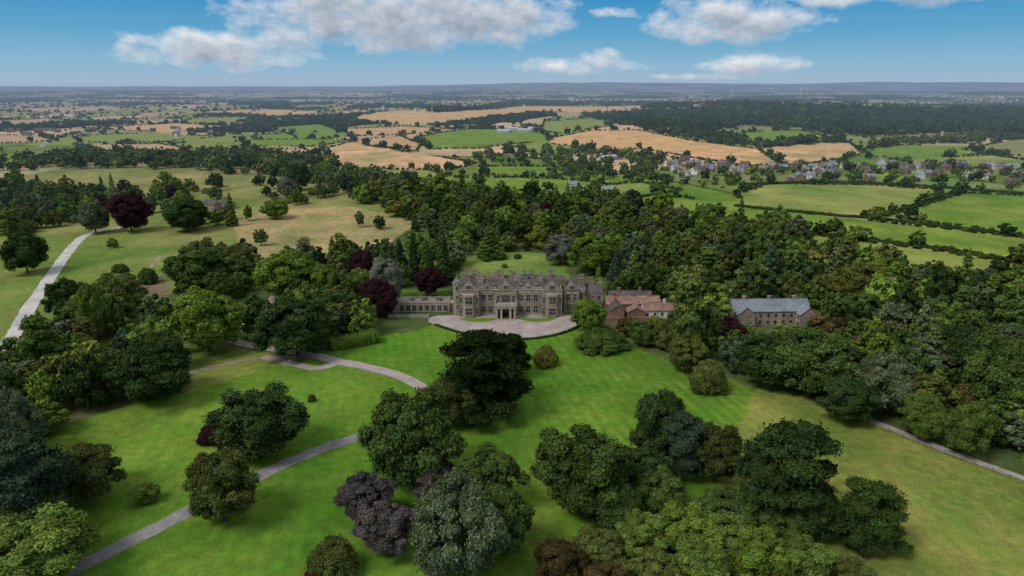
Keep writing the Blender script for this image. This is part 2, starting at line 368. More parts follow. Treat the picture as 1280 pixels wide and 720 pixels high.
# ------------------------------------------------------------ ground regions (field / lawn colours)
LAWN=(.102,.198,.023); ROUGH=(.185,.208,.046); PARK=(.165,.195,.058); YEL=(.27,.24,.10)
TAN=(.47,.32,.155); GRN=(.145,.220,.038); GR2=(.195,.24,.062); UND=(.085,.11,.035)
regions=[ # (colour, polygon, hedged)
 (PARK,[(0,420),(0,290),(60,270),(200,225),(340,225),(460,250),(480,262),(330,330),(190,375),(100,400)],0),
 ((.205,.21,.075),[(0,225),(70,212),(200,205),(330,207),(440,235),(460,255),(380,262),(250,240),(120,250),(0,285)],0),
 (YEL,[(290,275),(340,262),(440,258),(520,275),(560,300),(480,300),(400,318),(320,330),(300,310)],0),
 ((.155,.205,.05),[(-300,290),(0,290),(70,300),(170,287),(215,310),(200,340),(120,375),(60,420),(30,460),(-300,460)],0),
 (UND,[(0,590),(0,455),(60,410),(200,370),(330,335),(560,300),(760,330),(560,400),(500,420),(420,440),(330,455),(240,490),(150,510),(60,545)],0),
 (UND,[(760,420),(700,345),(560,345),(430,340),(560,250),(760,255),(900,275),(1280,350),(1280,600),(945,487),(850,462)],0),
 (LAWN,[(-400,640),(0,572),(60,538),(150,510),(240,488),(330,458),(400,448),(420,436),(470,420),(545,410),(730,408),(790,432),(850,455),(900,470),(947,485),(925,525),(895,600),(860,720),(850,900),(-400,900)],0),
 (ROUGH,[(945,486),(1030,500),(1130,540),(1280,595),(1500,680),(1500,900),(850,900),(862,720),(897,600),(925,530)],0),
 ((.15,.19,.04),[(30,430),(120,440),(240,470),(240,492),(330,460),(390,452),(300,435),(220,430),(100,400)],0),
 ((.16,.135,.075),[(165,350),(205,345),(215,385),(200,420),(180,415)],0),
 ((.14,.21,.045),[(575,350),(580,326),(600,316),(685,316),(705,330),(712,350)],0),
 ((.13,.19,.035),[(490,362),(562,362),(562,380),(490,380)],0),
 (GR2,[(918,243),(960,230),(1080,231),(1172,237),(1178,246),(1110,268),(1040,266),(935,256)],1),
 (GRN,[(1108,270),(1205,241),(1300,246),(1420,258),(1420,310),(1280,295),(1190,283)],1),
 (GRN,[(780,256),(850,246),(920,260),(1040,271),(1190,287),(1420,315),(1420,350),(1280,328),(1150,308),(1000,290),(860,272)],1),
 ((.18,.235,.05),[(1000,293),(1150,311),(1280,331),(1420,352),(1420,375),(1280,347),(1130,335),(1010,312)],1),
 (GRN,[(815,262),(880,268),(990,288),(1010,312),(900,290),(840,275)],1),
 (GRN,[(545,222),(640,222),(700,224),(745,228),(735,240),(690,240),(600,236),(560,230)],1),
 (GR2,[(745,232),(800,228),(850,238),(800,247),(750,245)],1),
 (GRN,[(600,208),(690,208),(720,216),(690,221),(610,219)],1),
 (TAN,[(402,186),(440,177),(500,189),(596,204),(560,213),(490,212),(420,205)],1),
 ((.43,.29,.145),[(440,176),(500,170),(530,180),(520,190),(470,184)],1),
 (GRN,[(520,172),(590,161),(676,166),(690,175),(600,186),(535,187)],1),
 ((.51,.325,.15),[(684,173),(740,163),(800,163),(870,177),(948,186),(975,205),(930,208),(860,196),(800,186),(760,190),(690,180)],1),
 (TAN,[(948,186),(1010,179),(1062,178),(1078,192),(1040,202),(985,207)],1),
 (GR2,[(680,152),(755,146),(765,158),(700,167),(672,163)],1),
 (GRN,[(928,166),(1000,163),(1035,172),(990,180),(945,183)],1),
 (GRN,[(1080,186),(1130,181),(1210,183),(1230,192),(1170,197),(1085,196)],1),
 (GR2,[(1110,199),(1240,194),(1300,203),(1300,214),(1180,209)],1),
 ((.21,.21,.085),[(1205,187),(1290,172),(1330,176),(1330,196),(1240,194)],1),
 (GRN,[(1050,205),(1100,202),(1170,211),(1140,221),(1060,214)],1),
 (TAN,[(440,150),(470,140),(600,134),(700,133),(830,131),(800,139),(690,140),(570,153),(500,157)],1),
 ((.45,.30,.15),[(420,162),(500,158),(560,160),(510,168),(450,170)],1),
 (GRN,[(330,160),(400,155),(430,165),(380,172)],1),
 (GRN,[(300,175),(380,174),(440,175),(400,183),(310,183)],1),
 (GR2,[(90,170),(190,166),(280,170),(200,178),(100,178)],1),
 (TAN,[(110,160),(220,154),(300,158),(200,165)],1),
 ((.40,.29,.16),[(100,181),(200,180),(240,186),(150,190)],1),
 ((.40,.29,.16),[(250,186),(380,186),(400,194),(290,192)],1),
 (GRN,[(1055,146),(1100,143),(1145,147),(1100,150)],1),
 (TAN,[(250,140),(330,136),(420,140),(340,146)],1),
 ((.38,.28,.17),[(-40,152),(60,148),(110,152),(20,158)],1),
 ((.38,.28,.17),[(0,137),(120,133),(180,137),(60,142)],1),
 ((.40,.29,.17),[(-60,172),(40,168),(70,176),(-40,182)],1),
]
RP=[(np.array(c),GP(p),h) for c,p,h in regions]
# ------------------------------------------------------------ far field mosaic (voronoi in world space)
def mosaic(x,y,cs=175.):
    a=.35; u=(x*math.cos(a)+y*math.sin(a))/cs; v=(-x*math.sin(a)+y*math.cos(a))/(cs*1.2)
    iu=np.floor(u).astype(np.int64); iv=np.floor(v).astype(np.int64)
    d1=np.full(u.shape,9.);d2=np.full(u.shape,9.);cid=np.zeros(u.shape)
    for i in(-1,0,1):
        for j in(-1,0,1):
            cx=iu+i;cy=iv+j
            sx=cx+.15+.7*hsh(cx,cy,71); sy=cy+.15+.7*hsh(cx,cy,72)
            d=np.maximum(abs(u-sx),abs(v-sy))*.6+np.hypot(u-sx,v-sy)*.4
            nw=d<d1
            d2=np.where(nw,d1,np.minimum(d2,d)); cid=np.where(nw,hsh(cx,cy,73),cid); d1=np.where(nw,d,d1)
    return d2-d1,cid
PAL=np.array([GRN,GR2,(.19,.23,.065),(.22,.23,.09),(.13,.18,.04),GRN,(.40,.29,.16),(.46,.34,.20),(.31,.27,.14),(.44,.32,.18),(.36,.26,.14),GR2])
def woodmask(x,y):
    w=fbm(x/520,y/620,44)
    right=ss(-200,1200,x)*ss(1500,2100,y)*.07
    return w>(.625-right)
# ------------------------------------------------------------ ground mesh
def lines(half,step,g,end):
    out=[];p=half;s=step
    while p<end: s=step+g*(p-half); p+=s; out.append(p)
    return out
xl=list(np.arange(-220,220.1,1.5)); e=lines(220,1.5,.02,30000); xl=np.array([-q for q in e[::-1]]+xl+e)
yl=list(np.arange(-2000,90,30))+list(np.arange(92,420,1.3)); yl=np.array(yl+lines(yl[-1],1.3,.008,36000))
XX,YY=np.meshgrid(xl,yl); X=XX.ravel();Y=YY.ravel()
Z=H(X,Y)
jx=X+(fbm(X/9,Y/9,61,3)-.5)*3; jy=Y+(fbm(X/9,Y/9,62,3)-.5)*3
edge,cid=mosaic(X,Y)
col=PAL[np.minimum((cid*len(PAL)).astype(int),len(PAL)-1)]
col[edge<.03]=(.06,.085,.03)
nearm=(Y<330); col[nearm]=LAWN
left=(X<-.2*Y)&(Y>1500)
col[left]=col[left]*.85+np.array((.06,.04,.02))
lawnm=np.zeros(len(X))
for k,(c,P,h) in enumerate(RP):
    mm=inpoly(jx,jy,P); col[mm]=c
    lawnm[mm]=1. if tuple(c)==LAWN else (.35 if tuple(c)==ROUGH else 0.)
lawnm*=.35+.65*ss(-10,45,X)   # the east lawn shows the most recent mowing
dr=fbm(X/45,Y/45,81)-.5; dr2=fbm(X/14,Y/22,87)-.5
pk=(Y<1000)
col[pk]*= (1+dr[pk,None]*np.array([1.2,.55,1.0])*(.6+.4*(lawnm[pk,None]<.9))+dr2[pk,None]*np.array([.65,.35,.5]))
wm=woodmask(X,Y)&(Y>1000)
inf=np.zeros(len(X),bool)
for c,P,h in RP:
    if h: inf|=inpoly(X,Y,P)
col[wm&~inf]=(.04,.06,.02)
ny,nx=len(yl),len(xl)
ii=(np.arange(ny-1)[:,None]*nx+np.arange(nx-1)[None,:]).ravel()
Q=np.stack([ii,ii+1,ii+nx+1,ii+nx],1)
m,t=nt('ground_grass'); N=t.nodes;L=t.links
ca=N.new('ShaderNodeAttribute'); ca.attribute_name='fcol'
la=N.new('ShaderNodeAttribute'); la.attribute_name='lawn'
g=N.new('ShaderNodeNewGeometry'); pos=g.outputs['Position']
n1=noise(t,.035,3,pos); n2=noise(t,.35,3,pos,.65); n3=noise(t,2.6,2,pos,.7); 
f=math_(t,'MULTIPLY',mrange(t,n1,.3,.7,.84,1.16),mrange(t,n2,.3,.7,.78,1.22))
f=math_(t,'MULTIPLY',f,mrange(t,n3,.3,.7,.72,1.28))
mp=N.new('ShaderNodeMapping'); mp.inputs['Rotation'].default_value=(0,0,math.radians(-13)); L.new(pos,mp.inputs[0])
wv=N.new('ShaderNodeTexWave'); wv.bands_direction='X'; wv.inputs['Scale'].default_value=.09; wv.inputs['Distortion'].default_value=2.2; wv.inputs['Detail'].default_value=2; wv.inputs['Detail Scale'].default_value=.25
L.new(mp.outputs[0],wv.inputs[0])
st=math_(t,'MULTIPLY',math_(t,'SUBTRACT',wv.outputs['Fac'],.5),mrange(t,n1,.35,.62,.06,.30))
st=math_(t,'ADD',math_(t,'MULTIPLY',st,la.outputs['Fac']),1.0)
f=math_(t,'MULTIPLY',f,st)
n4=noise(t,.11,3,pos)
hue=mixc(t,mrange(t,n4,.35,.68,0,1),(.90,1.0,.92),(1.25,1.03,1.2))
mu=N.new('ShaderNodeVectorMath'); mu.operation='MULTIPLY'; L.new(ca.outputs['Color'],mu.inputs[0]); L.new(hue,mu.inputs[1])
df=N.new('ShaderNodeBsdfDiffuse'); L.new(scalecol(t,mu.outputs[0],f),df.inputs[0])
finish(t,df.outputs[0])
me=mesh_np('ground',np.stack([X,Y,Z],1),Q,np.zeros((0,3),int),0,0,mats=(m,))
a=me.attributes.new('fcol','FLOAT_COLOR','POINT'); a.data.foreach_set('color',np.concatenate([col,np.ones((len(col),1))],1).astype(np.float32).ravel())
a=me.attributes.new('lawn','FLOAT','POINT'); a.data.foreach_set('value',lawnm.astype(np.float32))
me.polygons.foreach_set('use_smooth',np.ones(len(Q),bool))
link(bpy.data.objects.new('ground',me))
# ------------------------------------------------------------ roads and paths
def resample(P,step):
    P=np.asarray(P,float); out=[]
    n=len(P)
    for i in range(n-1):
        p0=P[max(i-1,0)];p1=P[i];p2=P[i+1];p3=P[min(i+2,n-1)]
        k=max(2,int(np.linalg.norm(p2-p1)/step))
        for j in range(k):
            s=j/k
            out.append(.5*((2*p1)+(-p0+p2)*s+(2*p0-5*p1+4*p2-p3)*s*s+(-p0+3*p1-3*p2+p3)*s**3))
    out.append(P[-1]); return np.array(out)
ROADS=[]
def strip(name,px,width,mat,zo=.05,step=2.,world=False,wob=.12,kerb=False):
    P=np.array(px,float) if world else GP(px)
    P=resample(P,step); ROADS.append((P,width)); T=np.gradient(P,axis=0); T/=np.linalg.norm(T,axis=1)[:,None]; Nn=np.stack([-T[:,1],T[:,0]],1)
    k=5; V=[];n=len(P)
    wl=width/2*(1+wob*(rng.random(n)-.5)*2); wr=width/2*(1+wob*(rng.random(n)-.5)*2)
    for j in range(k):
        s=-1+2*j/(k-1); w=np.where(s<0,wl,wr)
        q=P+Nn*(s*w)[:,None]; V.append(np.column_stack([q,H(q[:,0],q[:,1])+zo]))
    V=np.stack(V,1).reshape(-1,3)
    Q=np.array([[i*k+j,i*k+j+1,(i+1)*k+j+1,(i+1)*k+j] for i in range(n-1) for j in range(k-1)])[:,::-1]
    me=mesh_np(name,V,Q,np.zeros((0,3),int),0,0,mats=(mat,))
    return link(bpy.data.objects.new(name,me))
strip('driveway',[(-60,775),(30,738),(110,703),(175,670),(240,637),(320,597),(400,562),(470,540),(520,522),(537,503),(530,486),(500,471),(460,460),(420,452),(396,446)],4.2,M_asph)
strip('gravel_path',[(532,487),(500,470),(460,459),(420,451),(396,445),(350,438),(300,429),(291,420),(300,405),(330,385),(345,370)],4.2,M_gravel,.10)
strip('gravel_path',[(425,452),(400,460),(380,458),(330,446)],3.6,M_gravel,.075)
strip('dirt_track',[(396,448),(330,447),(260,460),(235,468)],2.4,M_dirt,.06)
strip('limestone_path',[(-30,470),(0,445),(10,430),(24,408),(36,385),(47,370),(64,345),(80,322),(95,304),(108,294),(130,288),(155,284)],5.6,M_path,.08,3)
strip('dirt_track',[(180,400),(175,370),(185,340),(200,320)],2.4,M_dirt,.06,3)
strip('lane',[(1035,508),(1060,516),(1110,534),(1180,562),(1240,584),(1300,606),(1400,650)],2.6,M_gravel,.07)
strip('country_road',[(50,185),(70,172),(110,162),(160,155)],9,M_asph,.25,12,wob=0)
strip('village_road',[(800,222),(900,224),(1000,222),(1100,226),(1280,236),(1400,246)],7,M_asph,.2,8,wob=0)
YF=265.0
fc=[(-33,YF-9),(-27,YF-14),(-20,YF-20),(-10,YF-25.5),(0,YF-27),(10,YF-25.5),(19,YF-20),(25,YF-13),(27,YF-4),(22,YF-.5),(-24,YF-.5),(-33,YF-3)]
fc=resample(np.array(fc+[fc[0]]),1.5)[:-1]
b=MB(); b.extz([tuple(q) for q in fc],-.4,.09); b.obj('forecourt_gravel',[M_gravel])
m,t=nt('mown_turf'); g=t.nodes.new('ShaderNodeNewGeometry'); n=noise(t,1.2,4,g.outputs['Position'])
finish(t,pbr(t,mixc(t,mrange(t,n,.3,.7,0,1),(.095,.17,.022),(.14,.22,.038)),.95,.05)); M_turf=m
for cx,w in((-13.3,7.8),(10.2,7.8)):
    arc=[(cx-w+2*w*i/20.,YF-4.2-4.6*math.sin(math.pi*i/20.)**.7) for i in range(21)]
    b=MB(); b.extz(arc+[(cx+w,YF-4.1),(cx-w,YF-4.1)],.0,.20); b.obj('crescent_lawn',[M_turf])
# ------------------------------------------------------------ hedges
def hedge(name,P,w,h,tint,ls=.22,dens=9,lump=.15):
    P=resample(np.asarray(P,float),1.2); T=np.gradient(P,axis=0); T/=np.linalg.norm(T,axis=1)[:,None]; Nn=np.stack([-T[:,1],T[:,0]],1)
    n=len(P); z=H(P[:,0],P[:,1]); hh=h*(1+lump*(vn(P[:,0]/3,P[:,1]/3,5)-.5)*2)
    prof=[(-.46,0),(-.5,.5),(-.42,.93),(0,1.),(.42,.93),(.5,.5),(.46,0)]
    V=[];k=len(prof)
    for a,c in prof: V.append(np.column_stack([P+Nn*(a*w*.9),z+c*hh*.94-.1]))
    V=np.stack(V,1).reshape(-1,3)
    Q=np.array([[i*k+j,i*k+j+1,(i+1)*k+j+1,(i+1)*k+j] for i in range(n-1) for j in range(k-1)])
    L_=n*1.2; M=int(L_*(w+2*h)*dens)
    i=rng.integers(0,n-1,M); u=rng.random(M); s=rng.random(M)*(k-1); j=s.astype(int); fr=s-j
    A=np.array(prof); pr=A[j]*(1-fr)[:,None]+A[j+1]*fr[:,None]
    ctr=P[i]*(1-u)[:,None]+P[i+1]*u[:,None]; zz=z[i]; hi=hh[i]
    q=np.column_stack([ctr+Nn[i]*(pr[:,0]*w)[:,None],zz+pr[:,1]*hi])+rng.normal(size=(M,3))*.09*min(w,h)
    q[:,2]=np.maximum(q[:,2],zz+.03)
    nn=np.column_stack([Nn[i]*(pr[:,0]*1.6)[:,None],pr[:,1]])+rng.normal(size=(M,3))*.45; nn/=np.linalg.norm(nn,axis=1)[:,None]
    a=np.cross(nn,rng.normal(size=(M,3))); a/=np.linalg.norm(a,axis=1)[:,None]; b_=np.cross(nn,a); sz=ls*rng.uniform(.6,1.3,M)[:,None]
    LV=np.stack([q-a*sz,q-b_*sz*.62,q+a*sz,q+b_*sz*.62],1).reshape(-1,3)
    LQ=np.arange(M*4).reshape(-1,4)+len(V)
    lv=np.concatenate([np.full(len(V),.6),np.repeat(rng.uniform(.7,1.25,M)*(.75+.5*vn(q[:,0]/2,q[:,1]/2,8)),4)])
    me=mesh_np(name,np.concatenate([V,LV]),np.concatenate([Q,LQ]),np.zeros((0,3),int),0,0,lv,rng.random(len(lv))*.6,(M_leaf,))
    o=link(bpy.data.objects.new(name,me)); o['tint']=tint; return o
arc=[(-30,YF-12.5),(-22,YF-19.5),(-11,YF-26.6),(0,YF-28.4),(11,YF-26.6),(20,YF-21),(26.6,YF-13),(29,YF-4)]
hedge('clipped_hedge',arc,1.2,.8,TN['dark'])
hedge('clipped_hedge',GP([(413,436),(440,432),(472,426)]),6,4.2,(.11,.175,.03),.3,7)
hedge('clipped_hedge',GP([(722,400),(735,408),(760,414)]),2,1.6,TN['mid'])
hedge('field_hedge',GP([(1076,270),(1110,268),(1178,246),(1205,239)]),3,2.2,TN['dark'],.5,2.2)
hedge('field_hedge',GP([(918,258),(1040,270),(1105,275),(1190,286),(1290,298),(1420,318)]),2.6,2,TN['dark'],.5,2.2)
hedge('field_hedge',GP([(1000,291),(1150,309),(1290,331),(1420,351)]),2.6,1.8,TN['dark'],.5,2.2)
hedge('field_hedge',GP([(925,232),(1000,229),(1080,230),(1172,235),(1300,245)]),3,2.4,TN['dark'],.5,2.2)
# post and rail fences
def fence(name,px):
    P=resample(GP(px),3.); b=MB()
    for i in range(len(P)):
        x,y=P[i]; z=float(H(x,y)); b.box(x-.09,x+.09,y-.09,y+.09,z-.3,z+1.25)
        if i<len(P)-1:
            x2,y2=P[i+1]; z2=float(H(x2,y2)); d=np.array([x2-x,y2-y]); d/=np.linalg.norm(d); nx_,ny_=-d[1]*.03,d[0]*.03
            for h in(.5,1.0):
                b.add([(x-nx_,y-ny_,z+h),(x2-nx_,y2-ny_,z2+h),(x2+nx_,y2+ny_,z2+h),(x+nx_,y+ny_,z+h),(x-nx_,y-ny_,z+h+.12),(x2-nx_,y2-ny_,z2+h+.12),(x2+nx_,y2+ny_,z2+h+.12),(x+nx_,y+ny_,z+h+.12)],
                      [(0,3,2,1),(4,5,6,7),(0,1,5,4),(1,2,6,5),(2,3,7,6),(3,0,4,7)])
    b.obj(name,[M_wood])
fence('post_and_rail_fence',[(1030,512),(1110,540),(1180,568),(1240,590),(1330,626)])
# ------------------------------------------------------------ country house
house=empty('country_house',(0,YF,0))
W=MB();Rf=MB();Wi=MB();Ch=MB();Tr=MB();Ba=MB()
def window(x,y,z,w,h,mull=2,tr=1,d=1):
    Tr.box(x-w/2-.22,x-w/2,y-.16,y+.05,z-.1,z+h+.1); Tr.box(x+w/2,x+w/2+.22,y-.16,y+.05,z-.1,z+h+.1)
    Tr.box(x-w/2-.3,x+w/2+.3,y-.24,y+.05,z+h+.1,z+h+.36); Tr.box(x-w/2-.3,x+w/2+.3,y-.24,y+.05,z-.32,z-.1)
    Wi.box(x-w/2,x+w/2,y-.03,y+.04,z-.1,z+h+.1)
    for i in range(1,mull+1):
        xx=x-w/2+w*i/(mull+1); Tr.box(xx-.055,xx+.055,y-.11,y-.032,z-.098,z+h+.098)
    for i in range(1,tr+1):
        zz=z+h*i/(tr+1)+.15; Tr.box(x-w/2+.002,x+w/2-.002,y-.10,y-.034,zz-.05,zz+.05)
def winx(x,y,z,w,h,sgn):
    Wi.box(min(x,x+sgn*.04)-.0,max(x,x+sgn*.04),y-w/2,y+w/2,z,z+h)
    for q in(y-w/2-.2,y+w/2): Tr.box(min(x-.02*sgn,x+sgn*.15),max(x-.02*sgn,x+sgn*.15),q,q+.2,z-.1,z+h+.1)
    Tr.box(min(x,x+sgn*.2),max(x,x+sgn*.2),y-w/2-.3,y+w/2+.3,z+h+.1,z+h+.35)
    Tr.box(min(x,x+sgn*.12),max(x,x+sgn*.12),y-.06,y+.06,z,z+h)
def balus(x0,x1,y,z,ax='x',h=.95):
    n=max(2,int(abs(x1-x0)/.42))
    def bx(a0,a1,w,z0,z1):
        if ax=='x': Ba.box(a0,a1,y-w,y+w,z0,z1)
        else: Ba.box(y-w,y+w,a0,a1,z0,z1)
    bx(x0,x1,.16,z,z+.18); bx(x0,x1,.18,z+h-.18,z+h)
    for i in range(n):
        c=x0+(i+.5)*(x1-x0)/n; bx(c-.08,c+.08,.08,z+.18,z+h-.18)
    k=max(1,int(abs(x1-x0)/4))
    for i in range(k+1):
        c=x0+i*(x1-x0)/k; bx(c-.25,c+.25,.25,z+.002,z+h+.15)
        if ax=='x' : Ba.box(c-.12,c+.12,y-.12,y+.12,z+h+.15,z+h+.75)
def chimney(x,y,z0,z1,n=3,w=.8):
    L_=n*w
    Ch.box(x-L_/2-.15,x+L_/2+.15,y-w/2-.1,y+w/2+.1,z0,z1-2.0)
    Ch.box(x-L_/2-.3,x+L_/2+.3,y-w/2-.25,y+w/2+.25,z1-2.0,z1-1.75)
    for i in range(n):
        c=x-L_/2+w*(i+.5); Ch.box(c-w*.34,c+w*.34,y-w*.34,y+w*.34,z1-1.75,z1)
        Ch.box(c-w*.43,c+w*.43,y-w*.43,y+w*.43,z1-.25,z1-.05)
        Ch.box(c-.14,c+.14,y-.14,y+.14,z1,z1+.45)
def shaped_gable(xc,w,y,z,h,win=True):
    p=[(xc-w/2,z),(xc-w/2,z+h*.12),(xc-w*.42,z+h*.2),(xc-w*.38,z+h*.42),(xc-w*.26,z+h*.55),(xc-w*.24,z+h*.66),(xc-w*.1,z+h*.86),(xc,z+h)]
    p=p+[(2*xc-a,c) for a,c in p[-2::-1]]
    W.extr(p,y-.2,y+.35)
    Ba.box(xc-.14,xc+.14,y-.07,y+.2,z+h-.05,z+h+.8)
    Ba.box(xc-w/2-.2,xc-w/2+.2,y-.1,y+.3,z+h*.12,z+h*.12+.9); Ba.box(xc+w/2-.2,xc+w/2+.2,y-.1,y+.3,z+h*.12,z+h*.12+.9)
    if win: window(xc,y-.2,z+.5,w*.32,h*.34,2,0)
def string(x0,x1,y,zs):
    for z in zs: Tr.box(x0-.1,x1+.1,y-.18,y+.03,z,z+.28)
Z1,Z2,ZP=5.2,9.6,10.9; DB=15.5
W.box(-21,20,0,DB,-1,ZP); string(-21,20,0,[Z1-.2,Z2-.1,ZP-.25])
Tr.box(-21.15,20.15,-.12,-.0,-.5,.6)
balus(-13,-11.9,.2,ZP); balus(-8.4,-6.8,.2,ZP); balus(1.8,4.8,.2,ZP); balus(8.3,12,.2,ZP); balus(.3,DB-.3,-20.8,ZP,'y'); balus(.3,DB-.3,19.8,ZP,'y'); balus(-20.8,19.8,DB-.3,ZP)
for a,c in((-21.2,-13.4),(12.2,20.2)):
    W.box(a,c,-2.2,-.002,-1,ZP+.4); string(a,c,-2.2,[Z1-.2,Z2-.1,ZP+.1]); xm=(a+c)/2
    W.extz([(xm-2.6,-2.2),(xm-1.7,-3.7),(xm+1.7,-3.7),(xm+2.6,-2.2)],-1,Z2-.3)
    Tr.extz([(xm-2.75,-2.22),(xm-1.8,-3.85),(xm+1.8,-3.85),(xm+2.75,-2.22)],Z2-.3,Z2+.15)
    Tr.extz([(xm-2.7,-2.23),(xm-1.77,-3.8),(xm+1.77,-3.8),(xm+2.7,-2.23)],Z1-.3,Z1+.05)
    for z,h in((1.2,2.9),(6.0,2.7)):
        window(xm,-3.7,z,2.8,h,3,1)
        for s in(-1,1): window(xm+s*3.3,-2.2,z+.2,.75,h-.6,0,1)
    shaped_gable(xm,6.4,-2.2,ZP+.4,4.0)
    Rf.gable(a+.35,c-.35,-1.8,10,ZP+.3,3.4,'y',0,2)
W.box(-6.8,1.8,-1.2,-.002,-1,ZP+.2); string(-6.8,1.8,-1.2,[Z1-.2,Z2-.1,ZP-.05])
shaped_gable(-2.5,5.6,-1.2,ZP+.2,3.9); Rf.gable(-5.0,.0,-.8,8,ZP+.1,3.0,'y',0,2)
window(-2.5,-1.2,6.1,3.2,2.8,3,1); window(-5.6,-1.2,6.2,1,2.4,0,1); window(.6,-1.2,6.2,1,2.4,0,1)
for xg in(-10.15,6.55):
    shaped_gable(xg,3.3,0.2,ZP,2.9); Rf.gable(xg-1.4,xg+1.4,.6,7,ZP,2.3,'y',0,2)
PO=MB()
for x in(-6.1,-4.3,-.7,1.1): PO.box(x-.42,x+.42,-6.0,-5.1,0,4.7); PO.box(x-.55,x+.55,-6.12,-5.0,-.2,.5); PO.box(x-.55,x+.55,-6.12,-5.0,4.35,4.68)
for x in(-6.1,1.1): PO.box(x-.42,x+.42,-5.1+.001,-1.21,0,4.7)
PO.box(-6.8,1.8,-6.2,-1.21,4.7,5.5); PO.box(-7,2,-6.4,-1.22,5.5,5.75)
ar=[(-3.9,0),(-3.9,3.2)]+[(-2.5-1.4*math.cos(math.pi*i/10),3.2+1.2*math.sin(math.pi*i/10)) for i in range(11)]+[(-1.1,0)]
Wi.extr(ar,-1.32,-1.21)
for i in range(3): PO.box(-5.5-.3*i,.5+.3*i,-6.3-.4*(i+1),-6.2-.4*i,-.2,.45-.15*i)
balus(-6.8,1.8,-6.2,5.75); balus(-6.0,-1.4,-6.8,5.75,'y'); balus(-6.0,-1.4,1.8,5.75,'y')
PO.obj('entrance_porch',[M_stone2],house)
for x in(-11.6,-8.8,3.7,6.6,9.6):
    window(x,0,1.2,1.7,2.8,1,1); window(x,0,6.1,1.7,2.6,1,1)
Rf.gable(-20.4,19.4,1.0,7.4,ZP-.1,3.4,'x',0,2)
Rf.gable(-20.4,19.4,8.2,15,ZP-.1,3.0,'x',0,2)
Rf.box(-20.2,19.2,7.0,8.6,ZP-.1,ZP+.5,1)
for a,c in((-16.5,-11),(-1.8,3.2),(9,14.6)): Rf.gable(a,c,6,14.6,ZP+.4,3.2,'y',0,2)
Rf.box(4.2,6.8,9,12,ZP+2.0,ZP+3.3,1); Wi.box(4.4,6.6,9.2,11.8,ZP+3.3,ZP+3.6)
for x in(9.9,3.4,-7.6):
    W.box(x-.7,x+.7,1.8,4.2,ZP,ZP+1.7); window(x,1.8,ZP+.5,.8,.9,0,0); Rf.gable(x-.95,x+.95,1.6,4.6,ZP+1.7,1.1,'y',0,2)
for y in(3.,7.5,12):
    for z in(1.3,6.2): winx(-21,y,z,1.6,2.6,-1)
tx,ty,trd=-22.3,.6,1.75
octo=[(tx+trd*math.cos(math.pi/8+i*math.pi/4),ty+trd*math.sin(math.pi/8+i*math.pi/4)) for i in range(8)]
W.extz(octo,-1,13.4)
Tr.extz([(tx+(a-tx)*1.12,ty+(c-ty)*1.12) for a,c in octo],13.4,13.75)
def ring(s,z): return [(tx+(a-tx)*s,ty+(c-ty)*s,z) for a,c in octo]
prof=[(1.0,13.75),(.95,14.2),(.7,14.8),(.35,15.3),(.16,15.9),(.03,17.0)]
for (s0,z0),(s1,z1) in zip(prof[:-1],prof[1:]):
    Rf.add(ring(s0,z0)+ring(s1,z1),[(i,(i+1)%8,(i+1)%8+8,i+8) for i in range(8)],1)
for z in(3,7.0,10.9): window(tx,ty-trd*math.cos(math.pi/8),z,.6,1.5,0,0)
for x,y,z1,n in((-19.6,4,16.4,2),(-12.9,3.2,16.6,3),(-7.0,4.4,16.8,3),(-4.9,10,16.6,4),(2.2,4.2,17.0,3),(5.2,11.2,16.2,2),(11.4,3.4,16.8,3),(18.6,4.4,16.4,2),(-15.5,11,16.4,3),(8.2,11,16.6,3),(16.3,11,16.2,3),(-19.6,12,15.8,2),(-.3,7.8,17.0,2),(-9.6,7.8,16.4,2)):
    chimney(x,y,ZP-.5,z1,n)
W.box(20.002,30,5,16,-1,9.0); string(20.4,30,5,[4.7,8.6]); Rf.gable(20,30.2,5.6,16.2,9.0,3.4,'x',0,2)
W.box(21.5,27.5,3.2,4.998,-1,9.8); shaped_gable(24.5,5.6,3.2,9.8,3.4); Rf.gable(21.8,27.2,3.5,11,9.7,3.0,'y',0,2)
for x in(23.2,25.8):
    for z in(1.1,5.5): window(x,3.2,z,1.4,2.5,1,1)
window(28.9,5,1.1,1.2,2.5,1,1); window(28.9,5,5.5,1.2,2.4,1,1)
chimney(21.0,8,9,14.6,3); chimney(28.8,10,10,14.6,3); balus(27.6,30,5.1,9.0)
W.box(30.002,38,8,17,-1,6.8); Rf.gable(29.9,38.2,7.8,17.2,6.8,3.2,'x',0,2); 
for x in(31.6,34,36.4):
    for z in(1.,4.2): window(x,8,z,1.1,1.7,1,0)
W.box(32,36,3,7.998,-1,4.4); Rf.hip(31.8,36.2,2.8,8,4.4,1.4,1.6,0,0); window(34,3,1.,2.0,2.2,2,0)
chimney(33,12,9,12.6,3); chimney(37.2,12,8,12.2,2)
W.obj('walls',[M_stone],house); Rf.obj('slate_roofs',[M_slate,M_lead,M_stone],house); Wi.obj('windows',[M_glass],house)
Ch.obj('chimney_stacks',[M_stone],house); Tr.obj('stone_dressings',[M_stone2],house); Ba.obj('balustrades_and_finials',[M_stone2],house)
